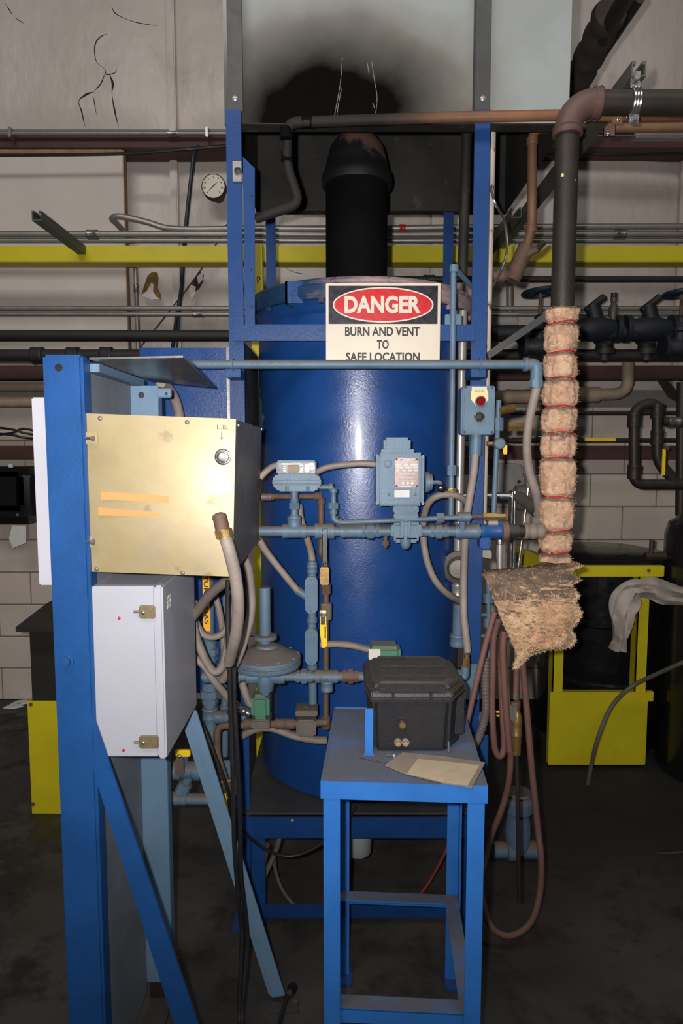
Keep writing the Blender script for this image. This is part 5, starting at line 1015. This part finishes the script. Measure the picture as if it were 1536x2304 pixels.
def green_box(px0, py0, px1, py1, Y0, Y1, label):
    t = T('solenoid_coil', label, 'solenoid', 'green solenoid coils'); x0, x1 = Xp(px0, py0, Y0), Xp(px1, py0, Y0); z0, z1 = Zp(py1, Y0), Zp(py0, Y0)
    r_ = (x1 - x0) * .28
    G().box(x0, x1, Y0, Y1, z0, z1).obj('coil_housing', 'green', t, min(.012, r_), 30, 3); return t, x0, x1, z0, z1
t, a, b, c_, d = green_box(828, 1456, 902, 1492, 1.97, 2.05, 'green solenoid coil with white data label above the black case'); W(t, 'data_label', 'papertowel', a + .002, a + .036, 1.969, 1.97, c_ + .006, d - .006, 0)
# ================================================================== REGULATOR LINE
rg = T('gas_regulator', 'pale blue gas regulator with wide diaphragm disc and tall stem', 'regulator'); gy3 = 1.93
q = P(600, 1487, gy3)
G().lathe(q + Vector((0, 0, -.028)), (0, 0, 1), [(0, .03), (.004, .07), (.012, .094), (.018, .098), (.026, .098), (.028, .094), (.034, .094), (.036, .098), (.043, .098), (.048, .09), (.058, .062), (.068, .05), (.07, .034), (.076, .032), (.082, .02)], 48).obj('diaphragm_case', 'lblue', rg)
for k in range(10):
    a = 2 * math.pi * (k + .25) / 10; bolt(rg, 'lblue', q + Vector((math.cos(a) * .09, math.sin(a) * .09, .015)), (0, 0, 1), .0055, .008)
C(rg, 'spring_stem', 'lblue', q + Vector((-.004, 0, .05)), P(595, 1322, gy3), R(26, gy3), 24); G().lathe(q + Vector((-.004, 0, .066)), Z1, [(0, .034), (.01, .034), (.012, .028)], 28).obj('stem_collar', 'lblue', rg)
G().lathe(P(597, 1562, gy3), Z1, [(0, .0), (0, .013), (.01, .015), (.012, .022), (.03, .026), (.05, .03), (.075, .022), (.1, .034)], 24).obj('valve_body', 'lblue', rg); collar(rg, 'body_port', 'lblue', P(598, 1522, gy3), X1, .021, .11)
G().lathe(P(623, 1510, gy3 - .02), (.2, -1, 0), [(0, .009), (.012, .009), (.013, .006), (.016, 0)], 14).obj('vent_plug', 'lblue', rg)
rl2 = T('gas_pipe', 'lower pale blue gas pipe through the regulator to the case', 'pipe'); z3 = Zp(1522, gy3); r3 = R(22, gy3)
def lx(px): return Vector((Xp(px, 1522, gy3), gy3, z3))
C(rl2, 'pipe', 'lblue', lx(455), lx(1035), r3, 16); union(rl2, 'lblue', lx(684), X1, r3, .05); collar(rl2, 'tee', 'lblue', lx(735), X1, r3 * 1.35, .065); collar(rl2, 'tee_branch', 'lblue', lx(735) + Vector((0, 0, -.028)), Z1, r3 * 1.3, .03); union(rl2, 'rust', lx(788), X1, r3, .05)
collar(rl2, 'coupling', 'lblue', lx(530), X1, r3 * 1.3, .03); collar(rl2, 'coupling', 'lblue', lx(482), X1, r3 * 1.35, .06)
E_(rl2, 'riser', 'lblue', [(1015, 1526, 1.93), (1046, 1526, 1.93), (1046, 1500, 1.93)], R(19, 1.93), .02, 14); C(rl2, 'brass_barb', 'brass', P(1048, 1508, 1.93), P(1050, 1472, 1.93), R(13, 1.93), 12); hexnut(rl2, 'brass_nut', 'brass', P(1048, 1492, 1.93), Z1, R(18, 1.93), .03); hexnut(rl2, 'coupling', 'lblue', lx(1028), X1, r3 * 1.4, .02, 8)
# ---- lowest line with solenoid and cast valve
lo = T('rusty_pipe', 'rusty lower pipe with cast iron valve below the regulator', 'pipe'); ly2 = 1.98
E_(lo, 'pipe', 'rust', [(735, 1626, ly2), (600, 1630, ly2), (488, 1634, ly2), (488, 1700, ly2), (507, 1755, ly2), (512, 1790, ly2)], R(17, ly2), .025, 14)
for px in (560, 630, 652): collar(lo, 'coupling', 'rust', P(px, 1629, ly2), X1, R(24, ly2), .028)
W(lo, 'cast_body', 'cast', Xp(667, 1630, ly2), Xp(711, 1630, ly2), ly2 - .03, ly2 + .03, Zp(1650, ly2), Zp(1612, ly2), .006); B(lo, 'cast_cover', 'cast', 664, 1600, 714, 1613, ly2 - .034, ly2 + .034, .003); C(lo, 'cast_stem', 'cast', P(688, 1602, ly2), P(688, 1588, ly2), .007, 12); bolt(lo, 'cast', P(673, 1601, ly2 - .02), Z1, .004, .006)
t, a, b, c_, d = green_box(563, 1566, 605, 1622, ly2 - .05, ly2 + .04, 'green dusty solenoid coil on the rusty lower pipe'); G().box(a + .0, b + .0, ly2 - .045, ly2 + .035, c_ - .028, c_).obj('valve_body', 'cast', t, .004)
tag(H_(None, 'flexible_conduit', 'hose', [(540, 1520, 2.0), (548, 1548, 2.0), (560, 1580, 2.0), (572, 1588, 2.0)], .012, 12), 'grey flex entering the green coil from behind the regulator', 'conduit')
sil = T('flex_connector', 'shiny ribbed connector entering the left side of the green coil', 'connector'); G().tube(catmull(PP([(526, 1583, 1.95), (545, 1598, 1.94), (562, 1607, 1.94)]), 8), lambda u: .012 + .0018 * math.sin(u * 45), 12).obj('sleeve', 'steel', sil)
tag(H_(None, 'flexible_conduit', 'hose', [(545, 1655, 2.06), (575, 1640, 2.04), (612, 1638, 2.03), (660, 1655, 2.03), (705, 1664, 2.04), (735, 1666, 2.04)], .0125, 12), 'grey flex sagging across the tank below the cast valve', 'conduit')
lv_ = T('drain_valve', 'drain valve with yellow lever on the rusty pipe end', 'valve'); q = P(502, 1770, 1.94); C(lv_, 'body', 'rust', P(508, 1752, ly2), P(512, 1792, ly2), R(22, ly2), 12)
G().prism([(-.007, .0), (.006, .0), (.012, -.05), (.016, -.088), (.008, -.092), (.001, -.05)], lambda x, z: (q.x + x, q.y, q.z + z), lambda x, z: (q.x + x, q.y - .005, q.z + z)).obj('lever', 'yellowtag', lv_, .001); G().lathe((q.x + .002, q.y - .004, q.z - .008), (0, -1, 0), [(0, .01), (.004, .01), (.005, .004), (.005, 0)], 14).obj('lever_nut', 'steel', lv_); C(lv_, 'ring_handle', 'cast', P(487, 1762, 1.95), P(520, 1756, 1.95), .004, 8)
# ================================================================== LEFT SUPPLY PIPES
ng = T('supply_pipe', 'pale blue vertical supply pipe with natural gas label', 'pipe'); ny = 2.105; xn = Xp(470, 1450, ny)
def nv(py): return Vector((xn, ny, Zp(py, ny)))
C(ng, 'pipe', 'lblue', nv(1195), nv(1790), R(28, ny), 18)
for py in (1465, 1560): union(ng, 'lblue', nv(py), Z1, R(28, ny), .07)
for py, ln in ((1605, .04), (1660, .06), (1702, .03)): collar(ng, 'coupling', 'lblue' if py < 1700 else 'rust', nv(py), Z1, R(36, ny), ln)
W(ng, 'label', 'orangetag', xn - .012, xn + .009, ny - R(28, ny) - .003, ny - R(28, ny) + .004, Zp(1416, ny), Zp(1240, ny), .0005)
text(ng, 'label_lettering', 'black', 'NATURAL GAS', xn - .002, (Zp(1400, ny) + Zp(1262, ny)) / 2, ny - R(28, ny) - .003, abs(Zp(1262, ny) - Zp(1400, ny)), .013, .0004, .01, -math.pi / 2)
sp_ = T('supply_pipe', 'second pale blue vertical pipe right of the labelled gas pipe', 'pipe'); C(sp_, 'pipe', 'lblue', P(507, 1300, 2.16), P(505, 1700, 2.16), R(17, 2.16), 14)
for py in (1480, 1600): collar(sp_, 'coupling', 'lblue', P(506, py, 2.16), Z1, R(24, 2.16), .04)
C(sp_, 'branch', 'lblue', P(488, 1614, 2.1), P(556, 1614, 2.1), R(20, 2.1), 14); collar(sp_, 'branch_coupling', 'lblue', P(498, 1613, 2.1), X1, R(30, 2.1), .04); B(sp_, 'bracket', 'lblue', 500, 1712, 540, 1790, 2.09, 2.098, .002)
lw = T('locked_valve', 'pale blue low valve with yellow handle and brown padlock', 'valve'); vy2 = 1.98
q = P(415, 1732, vy2); G().lathe(q + Vector((-.03, 0, .0)), X1, [(0, .03), (.02, .03), (.021, .024), (.06, .026), (.061, .032), (.08, .032)], 20).obj('body', 'lblue', lw); W(lw, 'handle', 'yellowtag', Xp(394, 1695, 1.94), Xp(428, 1695, 1.94), 1.935, 1.95, Zp(1702, 1.94), Zp(1688, 1.94), .003)
k = W(lw, 'padlock', 'darkplate', Xp(394, 1725, 1.93), Xp(413, 1725, 1.93), 1.925, 1.945, Zp(1744, 1.93), Zp(1708, 1.93), .003); G().tube(PP([(398, 1710, 1.935), (399, 1700, 1.935), (404, 1697, 1.935), (408, 1700, 1.935), (409, 1710, 1.935)]), .002, 8).obj('shackle', 'steel', k)
C(lw, 'stem', 'lblue', P(415, 1690, 1.96), P(416, 1735, vy2), .01, 10); C(lw, 'angled_pipe', 'lblue', P(428, 1742, vy2), P(404, 1790, vy2), R(22, vy2), 14); hexnut(lw, 'angled_nut', 'lblue', P(413, 1772, vy2), P(428, 1742, vy2) - P(404, 1790, vy2), R(34, vy2), .035, 8)
C(lw, 'low_pipe', 'lblue', P(372, 1796, vy2), P(470, 1798, vy2), R(26, vy2), 16); collar(lw, 'low_tee', 'lblue', P(397, 1796, vy2), X1, R(32, vy2), .06)
# ================================================================== CABLES AND HOSES, LEFT
hx = T('cabinet_flex', 'thick grey flexible conduit hanging from the zinc cabinet connector', 'conduit')
C(hx, 'connector', 'rust', P(494, 1165, 1.42), P(500, 1192, 1.42), R(32, 1.42), 12); hexnut(hx, 'connector_nut', 'brass', P(503, 1200, 1.42), P(494, 1165, 1.42) - P(500, 1192, 1.42), R(40, 1.42), .018, 8)
G().lathe(P(494, 1166, 1.42), P(494, 1166, 1.42) - P(500, 1192, 1.42), [(0, .0155), (.008, .0135), (.012, .006), (.0125, 0)], 14).obj('connector_cap', 'rust', hx)
H_(hx, 'hose', 'hose', [(505, 1203, 1.42), (516, 1240, 1.42), (530, 1300, 1.44), (536, 1370, 1.47), (530, 1430, 1.52), (515, 1490, 1.6)], .0135, 14, 10)
for pts, r_, m, lab in (
    ([(545, 1245, 1.78), (560, 1290, 1.8), (565, 1370, 1.82), (552, 1430, 1.81), (530, 1490, 1.79), (500, 1530, 1.82)], .012, 'hose', 'outer grey flex looping down beside the thick cabinet flex'),
    ([(525, 1300, 1.72), (505, 1310, 1.72), (470, 1340, 1.74), (435, 1385, 1.76), (420, 1402, 1.76)], .0135, 'hosed', 'shiny dark grey flex slanting left under the zinc cabinet'),
    ([(434, 1350, 1.86), (436, 1410, 1.86), (455, 1470, 1.85), (480, 1510, 1.84), (500, 1498, 1.84), (512, 1450, 1.84), (520, 1380, 1.86), (530, 1320, 1.88)], .012, 'hose', 'grey flex making the deepest loop below the zinc cabinet'),
    ([(438, 1395, 1.92), (455, 1425, 1.92), (480, 1433, 1.92), (505, 1420, 1.92), (520, 1385, 1.92), (528, 1320, 1.92)], .0105, 'hose', 'grey flex making the shallow loop over the gas label'),
    ([(482, 1335, 1.98), (492, 1370, 1.98), (500, 1420, 1.98), (505, 1480, 1.99)], .010, 'hose', 'short grey flex between the two supply pipes'),
    ([(436, 1478, 1.9), (460, 1500, 1.9), (480, 1530, 1.9), (505, 1560, 1.92), (528, 1585, 1.94)], .011, 'hose', 'grey flex slanting down to the ribbed connector')):
    tag(H_(None, 'flexible_conduit', m, pts, r_, 12), lab, 'conduit', 'cabinet flexes')
zfl = .012
tag(H_(None, 'power_cord', 'rubber', [(512, 1305, 1.7), (511, 1370, 1.7), (513, 1450, 1.69), (516, 1520, 1.69), (519, 1620, 1.7), (524, 1760, 1.7), (527, 1900, 1.7), (536, 2020, 1.71), (544, 2100, 1.72), (540, 2200, 1.69), (537, 2290, 1.66), (539, 2340, 1.6)], .006, 8), 'left of two black power cords hanging to the floor', 'cord', 'hanging power cords')
tag(H_(None, 'power_cord', 'rubber', [(556, 1310, 1.86), (548, 1400, 1.84), (530, 1470, 1.78), (526, 1520, 1.74), (529, 1610, 1.73), (535, 1720, 1.72), (540, 1850, 1.72), (541, 1960, 1.72), (551, 2050, 1.73), (556, 2120, 1.73), (549, 2220, 1.69), (545, 2290, 1.66), (549, 2340, 1.6)], .006, 8), 'right of two black power cords hanging to the floor', 'cord', 'hanging power cords')
tag(H_(None, 'cable', 'rubber', [(437, 1600, 1.94), (460, 1640, 1.93), (480, 1690, 1.92), (510, 1770, 1.92), (535, 1850, 1.96), (580, 1900, 2.02), (640, 1926, 2.05), (700, 1912, 2.05), (770, 1860, 2.05), (800, 1815, 2.05)], .005, 8), 'black cable sagging below the blue deck rail', 'cable')
tag(H_(None, 'hose', 'hosed', [(632, 1868, 2.15), (622, 1910, 2.15), (600, 1960, 2.15), (575, 2020, 2.15), (560, 2060, 2.15)], .008, 10), 'grey flat hose slanting down beneath the deck', 'hose')
tag(H_(None, 'hose', 'hosed', [(622, 1900, 2.2), (618, 1950, 2.2), (640, 2010, 2.2), (690, 2060, 2.2), (760, 2085, 2.2), (850, 2075, 2.2), (935, 2030, 2.2)], .006, 10), 'grey hose sagging between the stand legs', 'hose')
tag(H_(None, 'air_hose', 'airline', [(932, 2030, 2.2), (965, 1985, 2.2), (995, 1930, 2.2), (1020, 1875, 2.2), (1048, 1805, 2.2)], .005, 8), 'thin orange red air line behind the table legs', 'hose')
t = T('floor_plug', 'black power plug and cord lying on the concrete floor', 'plug')
pts = [(Vector((Xp(a, b, Yof(b, z)), Yof(b, z), z))) for a, b, z in ((622, 2330, .008), (634, 2280, .008), (645, 2245, .015), (652, 2232, .02))]
G().tube(catmull(pts, 6), .006, 8).obj('cord', 'rubber', t); q = pts[-1]; d = (P(672, 2206, 1.93) - q); d.normalize(); G().cyl(q - d * .01, q + d * .045, .008, 10, .016).obj('plug_body', 'rubber', t)
for s in (-1, 1): C(t, 'prong', 'brass', q + d * .045 + X1 * s * .005, q + d * .062 + X1 * s * .005, .002, 6)
t = T('hose_nozzle', 'old hose nozzle with yellow tip hanging below the deck', 'nozzle'); C(t, 'barrel', 'rust', P(598, 1900, 2.12), P(588, 1955, 2.12), .014, 12, .011); C(t, 'grip', 'yellowtag', P(587, 1960, 2.12), P(572, 2000, 2.12), .009, 10, .007); collar(t, 'ring', 'galv', P(589, 1950, 2.12), P(598, 1900, 2.12) - P(588, 1955, 2.12), .013, .012)
t = T('drain_cup', 'rust speckled pale cup hanging under the tank deck', 'cup'); q = P(805, 1916, 2.3); G().lathe(q, Z1, [(0, 0), (0, .044), (.006, .048), (.09, .05), (.092, .046)], 28).obj('cup', 'bucket', t)
C(t, 'spout', 'lblue', q + Vector((.03, 0, .075)), q + Vector((.12, 0, .085)), .008, 12)
# ================================================================== HOSES AND VALVES, RIGHT
for pts, r_, m, lab in (
    ([(1122, 1395, 2.0), (1110, 1440, 1.98), (1108, 1520, 1.97), (1107, 1600, 1.97), (1112, 1680, 1.97), (1124, 1702, 1.97), (1133, 1680, 1.98), (1130, 1600, 1.99), (1126, 1500, 2.0), (1130, 1425, 2.0)], .0095, 'redhose', 'left hanging loop of dusty red hose beside the upright'),
    ([(1130, 1425, 2.0), (1135, 1500, 1.99), (1142, 1600, 1.98), (1148, 1700, 1.98), (1142, 1770, 2.0), (1125, 1830, 2.02), (1105, 1880, 2.04), (1090, 1940, 2.04), (1070, 2000, 2.0), (1050, 2040, 1.96)], .0095, 'redhose', 'middle dusty red hose swinging back under the table'),
    ([(1133, 1420, 1.97), (1131, 1480, 1.96), (1138, 1600, 1.96), (1146, 1690, 1.96)], .010, 'redhose', 'short straight dusty red hose in front of the loops'),
    ([(1175, 1490, 2.0), (1185, 1600, 2.0), (1195, 1720, 2.0), (1208, 1850, 2.0), (1217, 1940, 1.99), (1212, 2020, 1.98), (1190, 2080, 1.97), (1145, 2106, 1.965), (1105, 2085, 1.97), (1086, 2030, 1.98), (1072, 1960, 2.0), (1055, 1900, 2.02)], .010, 'redhose', 'long dusty red hose making a big loop near the floor'),
    ([(1112, 1378, 1.96), (1092, 1450, 1.94), (1075, 1520, 1.92), (1060, 1585, 1.9), (1046, 1640, 1.88)], .0085, 'redhose', 'pinkish strap hose slanting behind the black case'),
    ([(1092, 1480, 2.06), (1092, 1540, 2.05), (1092, 1600, 2.03), (1080, 1650, 2.02), (1060, 1690, 2.0)], .0125, 'hosed', 'ribbed dark grey hose curving behind the table corner')):
    rf = (lambda r0: (lambda u: r0 + .0012 * math.sin(u * 190)))(r_) if 'ribbed' in lab else r_
    tag(G().tube(catmull(PP(pts), 22 if 'ribbed' in lab else 8), rf, 12).obj('air_hose', m, None), lab, 'hose', 'hoses beside the upright')
wd = T('spray_wand', 'dark brass spray wand hanging from a hose by the red loops', 'wand')
G().tube(PP([(1162, 1470, 1.98), (1160, 1560, 1.98)]), .0085, 12).obj('hose', 'redhose', wd); hexnut(wd, 'coupling', 'cast', P(1160, 1566, 1.98), Z1, .0095, .02)
G().lathe(P(1160, 1700, 1.98), Z1, [(0, .008), (.005, .014), (.06, .015), (.062, .0165), (.07, .0165), (.072, .0155), (.1, .016), (.112, .0165), (.13, .012), (.14, .008), (.145, .01), (.17, .01)], 18).obj('body', 'brass', wd); W(wd, 'valve_block', 'cast', Xp(1149, 1605, 1.96), Xp(1168, 1605, 1.96), 1.965, 1.995, Zp(1622, 1.98), Zp(1580, 1.98), .006)
C(wd, 'lance', 'iron', P(1162, 1695, 1.98), P(1168, 2030, 1.98), .0065, 12)
t = T('base_valve', 'dirty pale blue valve assembly on the floor right of the table', 'valve'); q = P(1165, 1850, 2.45); q.z = .042
G().lathe(q + Vector((-.09, 0, 0)), X1, [(0, .03), (.05, .03), (.051, .04), (.08, .04), (.081, .03), (.16, .032), (.161, .04), (.18, .04)], 18).obj('pipe', 'lblue', t); G().lathe(q, Z1, [(0, .04), (.08, .05), (.15, .04), (.16, .055), (.2, .055), (.22, .04)], 20).obj('body', 'lblue', t); G().lathe(q + Vector((0, 0, .22)), Z1, [(0, .045), (.006, .052), (.012, .045)], 24).obj('rim', 'galv', t)
t = T('lever_valve', 'yellow lever valve behind the hanging red hoses', 'valve'); B(t, 'lever', 'yellowtag', 1094, 1600, 1131, 1613, 2.06, 2.066, .002); B(t, 'lever_print', 'black', 1100, 1604, 1124, 1609, 2.0595, 2.06, 0); C(t, 'body', 'lblue', P(1040, 1615, 2.12), P(1100, 1612, 2.12), .016, 14)
t = T('blue_support', 'pale blue steel bracket plate low on the right upright', 'bracket'); B(t, 'plate', 'lblue', 1038, 1495, 1078, 1575, 2.085, 2.092, .002); C(t, 'tube', 'lblue', P(1032, 1358, 2.2), P(1030, 1450, 2.2), R(28, 2.2), 14); collar(t, 'tube_cap', 'lblue', P(1030, 1440, 2.2), Z1, R(36, 2.2), .04)
t = T('thin_pipe', 'thin pale blue pipe low behind the hanging red hoses', 'pipe'); C(t, 'pipe', 'lblue', P(1098, 1300, 2.14), P(1101, 1620, 2.14), R(12, 2.14), 12)
for py in (1345, 1400): hexnut(t, 'fitting', 'lblue', P(1099, py, 2.14), Z1, R(24, 2.14), .03, 8)
for py in (1385, 1432): C(t, 'cross_pipe', 'lblue', P(1064, py, 2.14), P(1128, py - 4, 2.14), .006, 10)
t = T('grey_drop_pipe', 'dusty grey vertical pipe with hose clamp above the wool blanket', 'pipe'); C(t, 'pipe', 'silver', P(1124, 1225, 2.1), P(1124, 1320, 2.1), R(15, 2.1), 14); hexnut(t, 'hose_clamp', 'steel', P(1124, 1219, 2.1), Z1, R(18, 2.1), .014, 12)
B(t, 'bracket', 'blue', 1080, 1209, 1104, 1236, 1.97, 2.02, .004); G().prism([(Xp(a, b, 2.15), Zp(b, 2.15)) for a, b in ((1080, 1228), (1106, 1240), (1106, 1258), (1078, 1252))], lambda x, z: (x, 2.15, z), lambda x, z: (x, 2.2, z)).obj('plate', 'silver', t, .002)
t = T('floor_leg_panel', 'dark blue lower corner panel beside the ribbed hose', 'panel'); B(t, 'panel', 'blue', 1062, 1655, 1098, 1740, 2.11, 2.12, .002)
# ================================================================== place every origin at its own object
bpy.context.view_layer.update()
for o in list(COL.objects):
    if o.type == 'MESH' and o.data.users == 1:
        vs = [v.co for v in o.data.vertices]
        lo_ = Vector((min(v[i] for v in vs) for i in range(3))); hi_ = Vector((max(v[i] for v in vs) for i in range(3)))
        c = (lo_ + hi_) / 2
        if o.parent is None: c.z = lo_.z
        o.data.transform(Matrix.Translation(-c)); o['_c'] = c
        o['_w'] = [c.x, c.y, c.z]
for o in list(COL.objects):
    if o.type == 'EMPTY':
        pts = []
        for ch in o.children_recursive:
            if ch.type == 'MESH' and '_w' in ch: c = Vector(ch['_w']); pts += [c + v.co for v in ch.data.vertices]
        if pts:
            lo_ = Vector((min(v[i] for v in pts) for i in range(3))); hi_ = Vector((max(v[i] for v in pts) for i in range(3)))
            o['_w'] = [(lo_.x + hi_.x) / 2, (lo_.y + hi_.y) / 2, lo_.z]
for o in list(COL.objects):
    if '_w' in o:
        c = Vector(o['_w']); p = Vector(o.parent['_w']) if o.parent and '_w' in o.parent else Vector((0, 0, 0)); o.location = c - p
    elif o.parent and '_w' in o.parent: o.location = o.location - Vector(o.parent['_w'])
for o in list(COL.objects):
    for k in ('_w', '_c'):
        if k in o: del o[k]
